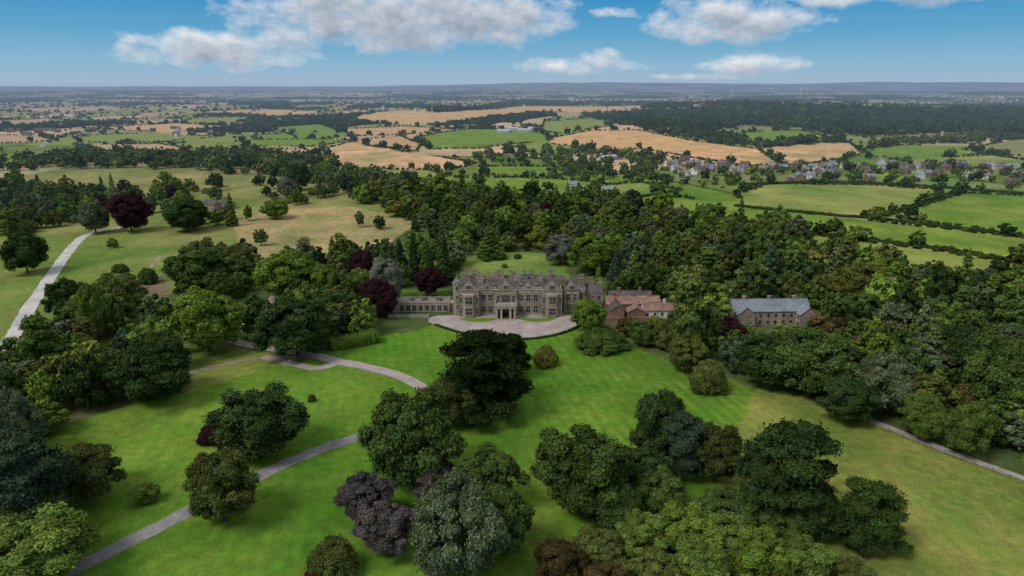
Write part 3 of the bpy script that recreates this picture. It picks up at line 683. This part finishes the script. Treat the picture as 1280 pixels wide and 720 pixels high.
# low stone orangery wing on the left
orp=empty('orangery',(0,YF,0)); W=MB();Rf=MB();Wi=MB();Tr=MB();Ba=MB();Ch=MB()
W.box(-47,-26,4,10,-1,4.0); W.box(-26,-22.5,5,9,-1,3.6)
for i in range(8):
    x=-45.6+i*2.6; window(x,4,.6,1.5,2.3,1,0)
    Tr.box(x+1.12,x+1.48,3.7,3.998,-.5,3.9)
Tr.box(-47.2,-25.8,3.75,3.998,3.9,4.15); balus(-46.8,-26.2,4.2,4.0,h=.8); balus(4.5,9.8,-46.8,4.0,'y',h=.8); balus(-46.8,-26.2,9.8,4.0,h=.8)
Rf.box(-46.5,-26.3,4.5,9.5,4.0,4.12)
for i in range(3): Rf.hip(-44+i*6,-40.5+i*6,5.6,8.4,4.12,.8,.9,1,1)
W.box(-50,-47.002,3.4,7,-1,4.6); Rf.hip(-50.2,-46.9,3.2,7.2,4.6,1.6,1.5,0,0)
W.obj('walls',[M_stone2],orp); Rf.obj('lead_roof',[M_lead,M_glass],orp); Wi.obj('windows',[M_glass],orp); Tr.obj('pilasters',[M_stone2],orp); Ba.obj('balustrade',[M_stone2],orp)
def longhouse(name,cx,cy,L_,D_,h,rh,rz,mw,mr,ch=2,ws=3.,storeys=1):
    e=empty(name,(cx,cy,float(H(cx,cy))),rz); w=MB();r_=MB();g_=MB()
    w.box(-L_/2,L_/2,-D_/2,D_/2,-1,h); w.gable(-L_/2,L_/2,-D_/2,D_/2,h,rh-.02,'x')
    ov=.35; s=rh/(D_/2)
    for sg in(-1,1):
        y0=sg*(D_/2+ov); z0=h-ov*s
        r_.add([(-L_/2-.3,y0,z0+.02),(L_/2+.3,y0,z0+.02),(L_/2+.3,0,h+rh+.02),(-L_/2-.3,0,h+rh+.02),
                (-L_/2-.3,y0,z0+.2),(L_/2+.3,y0,z0+.2),(L_/2+.3,0,h+rh+.2),(-L_/2-.3,0,h+rh+.2)],
                [(0,1,2,3),(4,5,6,7),(0,1,5,4),(1,2,6,5),(3,0,4,7)])
    r_.box(-L_/2-.3,L_/2+.3,-.12,.12,h+rh+.17,h+rh+.34)
    for i in range(ch):
        x=-L_/2+L_*(i+.5)/ch if ch>1 else L_*.25
        w.box(x-.6,x+.6,-.45,.45,h,h+rh+1.5); w.box(x-.7,x+.7,-.55,.55,h+rh+1.2,h+rh+1.4)
    n=max(1,int(L_/ws))
    for st in range(storeys):
        for i in range(n):
            x=-L_/2+L_*(i+.5)/n; z=1.+st*2.7
            for sg in(-1,1):
                y=sg*D_/2
                g_.box(x-.5,x+.5,min(y,y+sg*.03),max(y,y+sg*.03),z,z+1.3); w.box(x-.62,x+.62,min(y,y+sg*.1),max(y,y+sg*.1),z-.2,z-.02)
    w.obj('walls',[mw],e); r_.obj('roof',[mr],e); g_.obj('windows',[M_glass],e); return e
longhouse('brick_service_range',50,YF+6,22,6.4,4.0,2.4,0,M_brick,M_tile,3)
longhouse('brick_service_range',42.5,YF+0,9,5.4,3.4,2.0,math.pi/2,M_brick,M_slate,1)
longhouse('brick_service_range',59,YF-1,12,5.6,3.4,2.2,.05,M_render,M_tile,1)
longhouse('brick_service_range',50,YF+14,18,6,3.8,2.4,0,M_brick,M_slate,2)
longhouse('brick_service_range',50,YF-3,5,7,3.0,1.9,math.pi/2,M_brick,M_tile,0)
longhouse('stable_block',101,YF-9,30,9,6.2,3.4,.04,M_stone,M_slateb,3,3,2)
longhouse('stable_block',114,YF-12,9,7,5.6,2.8,math.pi/2+.04,M_stone,M_slateb,0,3,2)
longhouse('stable_block',90,YF-12,9,7,5.6,2.8,math.pi/2+.04,M_stone,M_slateb,0,3,2)
gw=MB(); gw.box(-50,-34,YF-3.3,YF-2.9,-.3,1.0); gw.box(-50.1,-33.9,YF-3.4,YF-2.8,1.0,1.15)
for i in range(6): gw.box(-50.2+i*3.2,-49.7+i*3.2,YF-3.5,YF-2.7,-.3,1.5)
gw.obj('garden_wall',[M_stone2])
gw=MB(); gw.box(29.5,58,YF-8.2,YF-7.8,-.3,1.6); gw.box(29.4,58.1,YF-8.3,YF-7.7,1.6,1.75); gw.obj('garden_wall',[M_brick])
# ------------------------------------------------------------ village houses
def hv(L_,D_,h,rh,mw,mr,wing):
    w=MB()
    w.box(-L_/2,L_/2,-D_/2,D_/2,-1.5,h,0); w.gable(-L_/2-.3,L_/2+.3,-D_/2-.4,D_/2+.4,h,rh,'x',1,0)
    for x in(-L_*.38,L_*.38): w.box(x-.4,x+.4,-.4,.4,h+rh-.8,h+rh+1.1,0)
    if wing:
        w.box(-L_*.45,-L_*.1,-D_/2-3,-D_/2-.003,-1.5,h-.01,0); w.gable(-L_*.45-.2,-L_*.1+.2,-D_/2-3.3,0,h-.02,rh*.9,'y',1,0)
    n=3
    for st in range(2):
        for i in range(n):
            x=-L_/2+L_*(i+.5)/n
            for sg in(-1,1): w.box(x-.5,x+.5,min(sg*D_/2,sg*D_/2+sg*.03),max(sg*D_/2,sg*D_/2+sg*.03),.9+st*2.6,2.2+st*2.6,2)
    return w.obj('village_house',[mw,mr,M_glass],me_only=True)
HV=[hv(10,7,5,3.2,M_brick,M_slateb,True),hv(9,7.5,5,3,M_render,M_slateb,False),hv(12,7,5,3.4,M_brick,M_slate,True),hv(8,7,5.2,3,M_render,M_tile,True),hv(14,7,5,3,M_stone,M_slate,False)]
HS=hv(30,14,5,3,M_shed,M_shed,False); houses=[]
def place_house(px,py,n=1,mesh=None,sc=1.,rz=None):
    x,y,_=G(px,py)
    o=bpy.data.objects.new('village_house' if mesh is None else 'farm_shed',mesh or HV[rng.integers(5)]); link(o)
    o.location=(x,y,float(H(x,y))); o.rotation_euler[2]=rng.normal()*.5+(0 if rng.random()<.6 else 1.5) if rz is None else rz; o.scale=(sc,)*3; houses.append((x,y))
for i in range(78):
    u=rng.random(); px=830+u*450; yc=211+5*math.sin(u*5)+u*8; place_house(px,yc+rng.uniform(-11,10),sc=rng.uniform(.7,.95))
for px,py in((722,240),(733,244),(716,236),(905,208),(880,212),(870,207),(760,243),(1270,222),(1262,232)): place_house(px,py,sc=.9)
for px,py in((640,163),(655,165),(668,163),(630,166),(760,200)): place_house(px,py,mesh=HS,sc=.8,rz=rng.normal()*.3)
for i in range(80):
    place_house(rng.uniform(0,420),rng.uniform(122,175),sc=rng.uniform(.8,1.1))
for i in range(25): place_house(rng.uniform(420,900),rng.uniform(122,140),sc=rng.uniform(1.0,1.6))
place_house(265,262,sc=.9); place_house(285,260,sc=.8)
HP=np.array(houses)
def turbine(px,py,hh):
    x,y,_=G(px,py); e=empty('wind_turbine',(x,y,float(H(x,y))))
    w=MB(); n=10
    vs=[];
    for z,r_ in((-2,2.),(hh,1.1)): vs+=[(r_*math.cos(i*6.283/n),r_*math.sin(i*6.283/n),z) for i in range(n)]
    w.add(vs,[(i,(i+1)%n,(i+1)%n+n,i+n) for i in range(n)]+[tuple(range(n,2*n))]); w.obj('tower',[M_white],e)
    w=MB(); w.box(-1.5,1.5,-5,4,hh,hh+3); w.obj('nacelle',[M_white],e)
    w=MB()
    for k in range(3):
        a=k*2.094+.4; c,s=math.cos(a),math.sin(a)
        pr=[(-.5,0),(-1.6,6),(-.3,30),(.3,30),(1.1,6),(.5,0)]
        w.add([(q*c-p*s,-5.6,hh+1.5+q*s+p*c) for q,p in pr]+[(q*c-p*s,-5.2,hh+1.5+q*s+p*c) for q,p in pr],[tuple(range(6)),tuple(range(11,5,-1))]+[(i,(i+1)%6,(i+1)%6+6,i+6) for i in range(6)])
    w.obj('blades',[M_white],e)
turbine(914,123,55);turbine(1000,122,55)
# ------------------------------------------------------------ hero trees
cnt={}
def hero(cx,cy,w,h,kind='broad',tint='mid',k=None,name=None,br=1.,bx=None):
    by=cy+h/2-.05*w
    x,y,tt=G(cx,by); s=tt/F; Wd=w*s
    dep=math.atan2(CAMZ,math.hypot(x,y)); 
    if kind=='bush': Ht=max(.35*Wd,(h*s-.36*Wd*math.sin(dep)*1.1)/math.cos(dep))
    else: Ht=max(.6*Wd,(h*s-.22*Wd*math.sin(dep))/math.cos(dep)*1.0)
    c=cnt.get(kind,0); cnt[kind]=c+1
    nk=len([q for q in HERO if q[0]==kind]); me=HERO[(kind,(c if k is None else k)%nk)]
    base={'broad':(18.2,18),'cedar':(17,20),'pine':(16,18.5),'conifer':(9.5,21),'bush':(18,11.5)}[kind]
    nm=name or {'broad':'oak_tree','cedar':'cedar_tree','pine':'pine_tree','conifer':'conifer_tree','bush':'garden_shrub'}[kind]
    o=link(bpy.data.objects.new(nm,me)); o.location=(x,y,float(H(x,y))); o.rotation_euler[2]=rng.uniform(0,6.28)
    o.scale=(Wd/base[0],Wd/base[0],Ht/base[1]); tc=np.array(TN[tint])*br*rng.uniform(.93,1.07); o['tint']=[float(q) for q in tc]
    return x,y,Wd/2
HT=[ (327,528,112,88,'broad','dark'),(266,541,34,26,'bush','copper'),(281,608,90,96,'broad','olive',None,None,.7),(516,550,114,124,'broad','mid',None,None,.85),
 (604,470,114,106,'cedar','dark',0,'cedar_tree',.42),(640,446,46,56,'cedar','dark',1,None,.45),(563,502,62,62,'broad','olive',None,None,.7),(682,444,31,28,'bush','yellow',None,None,.8),
 (460,622,62,60,'broad','purple',None,'copper_beech_tree'),(482,660,72,66,'broad','purple',None,'copper_beech_tree',1.1),(548,602,58,50,'broad','purple',None,'copper_beech_tree'),
 (610,600,80,78,'broad','mid'),(628,655,74,80,'broad','mid'),(572,668,112,130,'broad','grey',None,'ash_tree',1.0),(725,590,116,114,'broad','mid',None,None,.8),
 (822,535,72,96,'broad','dark',None,None,1.1),(852,560,60,80,'cedar','blue'),(893,566,62,74,'broad','olive',None,None,.55),(800,590,70,60,'broad','dark'),(765,632,76,64,'broad','dark',None,None,1.2),(820,615,70,56,'broad','mid'),
 (980,598,128,128,'cedar','dark',1,None,.85),(950,610,70,90,'broad','dark'),(1010,640,70,70,'broad','dark'),(1083,645,90,84,'cedar','mid',0,'pine_tree',.8),(1075,668,50,50,'broad','dark'),
 (905,640,80,60,'broad','mid'),(850,660,76,56,'broad','bright',None,None,.8),(800,670,70,60,'broad','light'),(745,690,70,56,'broad','olive',None,None,1.0),(700,705,60,60,'broad','rust',None,None,.6),
 (905,672,80,60,'broad','light'),(950,700,80,70,'broad','bright',None,None,.75),(1000,705,80,66,'broad','light',None,None,.9),(870,710,80,66,'broad','light',None,None,1.1),(815,720,70,60,'broad','olive',None,None,1.1),(760,735,70,50,'broad','rust',None,None,.7),(970,660,60,46,'broad','mid'),(1060,720,60,50,'broad','olive'),
 (417,694,62,52,'bush','olive',None,None,.9),(400,718,44,24,'bush','copper',None,None,1.5),(183,616,32,26,'broad','light',None,'young_tree'),(390,497,10,10,'bush','mid'),
 (108,592,88,72,'broad','olive',None,None,.65),(45,606,115,124,'cedar','blue',0,None,.8),(40,655,110,70,'broad','dark'),(40,695,150,92,'broad','light'),(20,528,64,92,'broad','grey'),
 (195,463,98,82,'broad','dark',2,None,.85),(262,400,80,86,'broad','bright'),(360,345,74,66,'broad','bright',None,None,.85),(372,410,92,80,'broad','dark'),(122,390,34,84,'broad','light'),(155,375,60,70,'broad','olive'),
 (735,394,40,46,'broad','bright',None,None,.9),(752,424,64,28,'bush','mid'),(857,441,46,50,'broad','olive'),(884,470,46,42,'bush','olive'),(805,416,40,34,'broad','mid'),(783,408,26,26,'broad','rust',None,None,.8),(830,420,36,36,'broad','olive'),(850,400,30,34,'broad','mid'),
 (475,372,46,50,'broad','copper',None,'copper_beech_tree'),(484,350,44,60,'broad','silver',None,'weeping_willow_tree',.9),(538,352,36,40,'broad','copper',None,'copper_beech_tree'),(455,335,36,44,'broad','copper',None,'copper_beech_tree'),
 (518,322,18,60,'conifer','dark'),(534,326,20,54,'conifer','mid'),(556,318,18,50,'conifer','dark'),(806,313,26,56,'conifer','mid'),(612,303,34,44,'conifer','mid',None,None,1.2),(500,318,22,40,'conifer','blue'),(770,330,22,44,'conifer','blue'),(700,312,40,40,'broad','silver',None,None,.6),
 (908,412,44,32,'broad','copper',None,'copper_beech_tree'),(740,318,54,54,'broad','bright',None,None,.7),(405,352,40,48,'broad','light'),(1030,362,36,40,'broad','yellow',None,None,.8),(1205,535,56,74,'broad','light',None,None,.75),(1150,520,50,60,'broad','light',None,None,.9),
 (1075,355,60,60,'broad','olive'),(1190,440,80,80,'broad','dark'),(1240,470,90,110,'broad','mid'),(1100,480,70,80,'broad','grey'),(1010,452,100,84,'broad','mid'),(955,450,70,70,'broad','dark'),(1060,500,70,60,'broad','dark'),
 (120,272,36,42,'broad','grey'),(35,316,46,56,'broad','dark'),(165,266,42,52,'broad','copper',None,'copper_beech_tree',1.2),(88,374,44,56,'broad','dark'),(345,262,32,26,'broad','light'),(375,222,30,34,'broad','dark'),(360,235,22,30,'broad','silver',None,None,.8),(150,335,20,12,'bush','mid'),(186,345,24,20,'bush','mid'),
 (235,270,50,44,'broad','dark'),(250,335,70,60,'broad','mid'),(300,330,50,56,'broad','olive')]
HC=[]
for q in HT:
    q=list(q)+[None]*(9-len(q)); 
    HC.append(hero(q[0],q[1],q[2],q[3],q[4],q[5],q[6],q[7],q[8] or 1.))
HC=np.array(HC)
# ------------------------------------------------------------ woods
def clear_of(P,extra=2.,plots=True):
    ok=np.ones(len(P),bool)
    for x,y,r_ in HC: ok&=np.hypot(P[:,0]-x,P[:,1]-y)>r_*.8+extra
    for x,y in HP: ok&=np.hypot(P[:,0]-x,P[:,1]-y)>9
    for R_,w_ in ROADS:
        for q in R_[::3]: ok&=np.hypot(P[:,0]-q[0],P[:,1]-q[1])>w_*.5+4.5
    ok&=~((P[:,0]>-54)&(P[:,0]<42)&(P[:,1]>YF-34)&(P[:,1]<YF+24))
    ok&=~((P[:,0]>34)&(P[:,0]<70)&(P[:,1]>YF-20)&(P[:,1]<YF+21))
    if plots: ok&=~((P[:,0]>80)&(P[:,0]<122)&(P[:,1]>YF-48)&(P[:,1]<YF+2))
    else: ok&=~((P[:,0]>82)&(P[:,0]<121)&(P[:,1]>YF-20)&(P[:,1]<YF+2))
    return ok
def jgrid(P,sp,jit=.45):
    mn=P.min(0);mx=P.max(0)
    gx,gy=np.meshgrid(np.arange(mn[0],mx[0],sp),np.arange(mn[1],mx[1],sp*.9)); gx=gx+(np.arange(gx.shape[0])%2)[:,None]*sp*.5
    q=np.column_stack([gx.ravel(),gy.ravel()])+rng.uniform(-jit,jit,(gx.size,2))*sp
    return q[inpoly(q[:,0],q[:,1],P)]
def wood(name,px,sp,smin=.7,smax=1.25,keep=1.,w=None,far=False,holes=(),hs=1.,wk=None,world=False,plots=True):
    P=np.array(px,float) if world else GP(px); q=jgrid(P,sp); q=q[rng.random(len(q))<keep]; q=q[clear_of(q,plots=plots)]
    for hp in holes: q=q[~inpoly(q[:,0],q[:,1],GP(hp))]
    n=len(q); s=smin+(smax-smin)*rng.random(n)**1.3; S=np.column_stack([s*rng.uniform(.85,1.15,n),s*rng.uniform(.85,1.15,n),s*hs*rng.uniform(.75,1.25,n)])
    if far: idx=rng.choice(4,n,p=[.3,.3,.3,.1])
    else: idx=rng.choice(8,n,p=wk or [.18,.17,.16,.14,.08,.06,.06,.15])
    return instancer(name,np.column_stack([q,H(q[:,0],q[:,1])-.2]),S,rng.uniform(0,6.28,n),idx,rtint(n,w),CF if far else CM)
wood('woodland_trees',[(742,425),(745,350),(740,338),(830,330),(900,325),(1000,330),(1100,342),(1190,358),(1280,378),(1500,420),(1500,660),(1280,583),(1180,543),(1100,520),(1030,494),(945,478),(900,466),(850,448),(800,436)],8.6,.55,1.35,.93,
     holes=[[(905,358),(960,352),(960,368),(905,372)],[(1030,508),(1060,520),(1180,566),(1300,610),(1300,580),(1180,545),(1060,505)]])
wood('garden_shrubs',[(80,YF-48),(122,YF-48),(122,YF-21),(80,YF-21)],6.5,.3,.55,.85,wk=[.2,.2,.1,.2,.0,.0,.2,.1],world=True,plots=False)
HL=[(568,352),(574,328),(592,315),(692,315),(712,330),(718,352)]
wood('woodland_trees',[(430,345),(500,318),(560,300),(520,285),(480,262),(440,255),(420,240),(520,238),(600,250),(640,252),(760,258),(850,275),(1000,305),(1000,330),(900,325),(740,338),(705,350),(570,350),(470,350)],10.2,.4,1.25,.86,{'dark':11,'mid':26,'light':23,'olive':17,'grey':12,'blue':5,'copper':1.2,'yellow':3.5,'bright':8},holes=[HL])
wood('woodland_trees',[(0,595),(-200,620),(-200,490),(0,475),(40,458),(66,432),(100,405),(150,400),(190,408),(215,430),(240,470),(235,490),(150,508),(90,528),(50,548)],8.8,.6,1.2,.95)
wood('woodland_trees',[(215,350),(220,330),(280,322),(330,340),(330,365),(280,382),(240,386),(215,375)],10,.5,1.0,.85)
wood('woodland_trees',[(315,440),(305,410),(345,370),(330,340),(400,332),(480,335),(560,345),(560,360),(482,364),(482,402),(500,412),(480,422),(410,425),(400,440),(360,447)],8.4,.5,1.0,.92)
wood('woodland_trees',[(-80,260),(0,225),(60,238),(130,243),(190,252),(130,264),(60,288),(0,305),(-80,310)],10.5,.6,1.05,.88)
wood('park_trees',[(140,258),(200,232),(280,235),(300,262),(290,290),(230,290),(190,268)],14,.6,1.0,.5)
wood('park_trees',[(330,240),(430,245),(400,258),(340,256)],14,.5,.9,.5)
wood('park_trees',[(200,225),(440,232),(440,245),(200,240)],24,.5,.9,.5)
wood('park_trees',[(0,330),(60,300),(200,300),(200,350),(100,400),(0,420)],32,.4,.6,.15)
wood('park_trees',[(300,275),(520,270),(560,298),(330,325)],26,.35,.7,.22)
wood('park_trees',[(320,455),(240,488),(240,470),(300,440)],12,.3,.6,.4)
wood('garden_shrubs',[(700,424),(742,412),(860,440),(850,455),(790,436),(740,430)],6,.3,.5,.7,wk=[.1,.1,.05,.1,.05,.0,.55,.05])
wood('garden_shrubs',[(568,350),(574,328),(592,315),(692,315),(712,330),(718,352)],20,.25,.5,.35,{'mid':3,'light':2,'dark':2},wk=[.1,.1,.05,.1,.15,.0,.45,.05])
wood('garden_shrubs',[(405,430),(480,412),(530,405),(545,412),(480,422),(410,440)],4.5,.25,.4,.8,{'mid':3,'light':2,'rust':.4},wk=[.1,.1,.05,.1,.0,.0,.6,.05])
wood('garden_shrubs',[(330,455),(300,436),(220,452),(150,470),(240,485)],8,.25,.5,.5,{'mid':3,'light':2,'rust':.4},wk=[.1,.1,.05,.1,.0,.0,.6,.05])
wood('tree_belt',[(-100,222),(0,208),(100,190),(210,195),(320,190),(430,208),(520,240),(430,240),(340,222),(200,212),(80,212)],12,.6,1.1,.7,far=True)
wood('tree_belt',[(590,196),(690,183),(790,192),(850,200),(800,212),(830,232),(760,226),(700,222),(690,206),(600,206)],13,.5,1.0,.58,far=True)
wood('tree_belt',[(640,252),(740,244),(800,250),(780,262),(640,262),(520,240),(560,232),(600,238)],11,.5,.95,.75,far=True)
wood('village_trees',[(800,202),(900,208),(1000,206),(1280,214),(1400,225),(1400,245),(1280,240),(1150,232),(1000,228),(900,236),(820,232)],14,.35,.8,.55,far=True)
wood('tree_belt',[(1080,180),(1200,172),(1240,165),(1230,178),(1130,182),(1090,190)],14,.6,1.1,.7,far=True)
DW={'dark':6,'mid':3,'blue':1}
wood('distant_forest',[(730,146),(820,140),(960,133),(1140,138),(1400,140),(1400,172),(1280,168),(1200,166),(1120,170),(1040,170),(1000,160),(930,158),(800,162),(770,155)],17,.9,1.4,.9,DW,far=True)
wood('distant_forest',[(790,160),(850,158),(960,180),(1000,176),(1060,174),(1060,178),(950,186),(870,176)],13,.7,1.1,.9,DW,far=True)
wood('distant_forest',[(530,143),(640,128),(740,131),(640,134),(560,140)],20,.9,1.4,.9,DW,far=True)
Bp=[]
for c,P,h in RP:
    if not h: continue
    for i in range(len(P)):
        a,b_=P[i],P[(i+1)%len(P)]; L_=np.linalg.norm(b_-a); y=(a[1]+b_[1])/2
        sp=3.2 if y<900 else 5; n=int(L_/sp)
        if n<1: continue
        u=(np.arange(n)+rng.random(n))/n; q=a+(b_-a)*u[:,None]+rng.normal(size=(n,2))*1.2
        gap=vn(q[:,0]/60,q[:,1]/60,91)>.25; Bp.append(q[gap])
Bp=np.concatenate(Bp); n=len(Bp); big=rng.random(n)<.09
s=np.where(big,rng.uniform(.5,1.0,n),rng.uniform(.22,.36,n)); 
instancer('field_hedgerows',np.column_stack([Bp,H(Bp[:,0],Bp[:,1])-.3]),np.column_stack([s,s,s*np.where(big,1,.75)]),rng.uniform(0,6.28,n),rng.integers(0,3,n),rtint(n,{'dark':5,'mid':3,'olive':1}),CF)
def countryside(name,y0,y1,sp,hw,kp,smin,smax,wx=.82):
    gy=np.arange(y0,y1,sp); out=[]
    for yy in gy:
        xs=np.arange(-wx*yy-150,wx*yy+150,sp); out.append(np.column_stack([xs,np.full(len(xs),yy)]))
    q=np.concatenate(out); q=q+rng.uniform(-.5,.5,q.shape)*sp
    e,c=mosaic(q[:,0],q[:,1]); wd=woodmask(q[:,0],q[:,1])&(q[:,1]>1000)
    r_=rng.random(len(q))
    hg=(e<hw)&(r_<kp)&(vn(q[:,0]/90,q[:,1]/90,33)>.33)
    keep=hg|(wd&(r_<.85))|(r_<.008)
    for c_,P,h in RP: keep&=~inpoly(q[:,0],q[:,1],P)
    q=q[keep]; wd=wd[keep]
    h_ok=np.ones(len(q),bool)
    if y0<3000:
        for x,y in HP: h_ok&=np.hypot(q[:,0]-x,q[:,1]-y)>10
    q=q[h_ok]; wd=wd[h_ok]; n=len(q)
    s=rng.uniform(smin,smax,n)*np.where(wd,1.15,1.)
    instancer(name,np.column_stack([q,H(q[:,0],q[:,1])-.4]),np.column_stack([s,s,s*rng.uniform(.55,.95,n)*min(1,1.2/smax)]),rng.uniform(0,6.28,n),rng.integers(0,3,n),rtint(n,{'dark':5,'mid':3,'blue':1,'olive':1}),CF)
    print(name,n)
countryside('distant_hedgerow_trees',640,2400,9,.034,.68,.3,.8)
countryside('distant_hedgerow_trees',2400,6000,20,.05,.65,.7,1.4)
countryside('distant_woodland',6000,15000,56,.10,.5,1.7,3.0)
# ------------------------------------------------------------ sun, sky
SE=50
az=math.radians(-125)
sd=Vector((math.sin(az)*math.cos(math.radians(SE)),math.cos(az)*math.cos(math.radians(SE)),math.sin(math.radians(SE))))
su=bpy.data.lights.new('sun','SUN'); su.energy=2.1; su.angle=math.radians(20); su.color=(1,.97,.93)
so=link(bpy.data.objects.new('sun',su)); so.rotation_euler=sd.to_track_quat('Z','Y').to_euler()
w=bpy.data.worlds.new('World'); scene.world=w; w.use_nodes=True; t=w.node_tree; t.nodes.clear(); N=t.nodes;L=t.links
try: w.cycles.sampling_method='NONE'
except Exception as ex: print(ex)
sky=N.new('ShaderNodeTexSky'); sky.sky_type='NISHITA'; sky.sun_disc=False; sky.sun_elevation=math.radians(SE); sky.sun_rotation=az
sky.air_density=1.0; sky.dust_density=.6; sky.ozone_density=1.5
tc=N.new('ShaderNodeTexCoord'); sx=N.new('ShaderNodeSeparateXYZ'); L.new(tc.outputs['Generated'],sx.inputs[0])
AZ=math_(t,'ARCTAN2',sx.outputs[0],sx.outputs[1]); EL=math_(t,'ARCSINE',sx.outputs[2])
skyc=scalecol(t,sky.outputs[0],math_(t,'ADD',.12,0.))
# even whitish veil added to the unseen upper sky for neutral ambient fill
skyc=mixc(t,.72,skyc,(.68,.71,.75))
cr=N.new('ShaderNodeValToRGB'); L.new(mrange(t,EL,-.01,.14,0,1),cr.inputs[0])
def lin(c): return tuple(((v/255+.055)/1.055)**2.4 if v/255>.04045 else v/255/12.92 for v in c)
stops=[(0,(142,160,186)),(.10,(160,182,203)),(.25,(140,182,208)),(.5,(100,166,204)),(.8,(64,146,198)),(1,(52,134,190))]
cr.color_ramp.elements[0].position=0; cr.color_ramp.elements[0].color=(*lin(stops[0][1]),1)
cr.color_ramp.elements[1].position=1; cr.color_ramp.elements[1].color=(*lin(stops[-1][1]),1)
for p_,c_ in stops[1:-1]:
    e=cr.color_ramp.elements.new(p_); e.color=(*lin(c_),1)
base=mixc(t,mrange(t,EL,.16,.4,0,1),cr.outputs[0],skyc)
clouds=[(490,26,205,50),(610,26,100,42),(275,66,122,26),(250,56,60,20),(908,30,104,32),(722,84,76,13),(750,76,34,12),(938,82,62,16),(768,17,28,9),(1060,-4,90,14),(1200,-8,130,18),(880,96,60,5)]
def px2ae(px,py):
    dx=(px-640)/F; dy=(360-py)/F; v=(dx,CP+dy*SP,-SP+dy*CP); l=math.sqrt(sum(q*q for q in v))
    return math.atan2(v[0],v[1]),math.asin(v[2]/l)
def field(azs,els,det):
    cb=N.new('ShaderNodeCombineXYZ'); L.new(azs,cb.inputs[0]); L.new(math_(t,'MULTIPLY',els,1.7),cb.inputs[1])
    nz=noise(t,17,det,cb.outputs[0],.60)
    best=None
    for (cx,cy,hw_,hh_) in clouds:
        a0,e0=px2ae(cx,cy); ww=hw_/F/ (1+((cx-640)/F)**2); hh2=hh_/F*.98
        u=math_(t,'DIVIDE',math_(t,'SUBTRACT',azs,a0),ww); v=math_(t,'DIVIDE',math_(t,'SUBTRACT',els,e0),hh2)
        v=math_(t,'MAXIMUM',v,math_(t,'MULTIPLY',v,-1.35))
        d=math_(t,'SUBTRACT',1.,math_(t,'ADD',math_(t,'MULTIPLY',u,u),math_(t,'MULTIPLY',v,v)))
        d=math_(t,'MULTIPLY',d,min(1.25,.42+hh_/45))
        best=d if best is None else math_(t,'MAXIMUM',best,d)
    best=math_(t,'MAXIMUM',best,-1.3)
    return math_(t,'ADD',best,math_(t,'MULTIPLY',math_(t,'SUBTRACT',nz,.53),3.8))
D0=field(AZ,EL,9); D1=field(math_(t,'ADD',AZ,-.005),math_(t,'ADD',EL,.011),8)
alpha=mrange(t,D0,-.15,.9,0,.93); 
lit=mrange(t,D1,-.2,1.7,1,0)
ccol=mixc(t,lit,lin((136,149,170)),lin((234,236,239)))
fin=mixc(t,alpha,base,ccol)
fin=mixc(t,mrange(t,EL,.13,.2,0,1),fin,base)
bg=N.new('ShaderNodeBackground'); bg.inputs[1].default_value=1.0; L.new(fin,bg.inputs[0])
wo=N.new('ShaderNodeOutputWorld'); L.new(bg.outputs[0],wo.inputs[0])
# ------------------------------------------------------------ camera
cam=bpy.data.cameras.new('camera'); cam.sensor_width=36; cam.lens=36*F/1280; cam.clip_start=1; cam.clip_end=80000
co=link(bpy.data.objects.new('camera',cam)); co.location=(0,0,CAMZ); co.rotation_euler=(math.pi/2-PITCH,0,0)
scene.camera=co
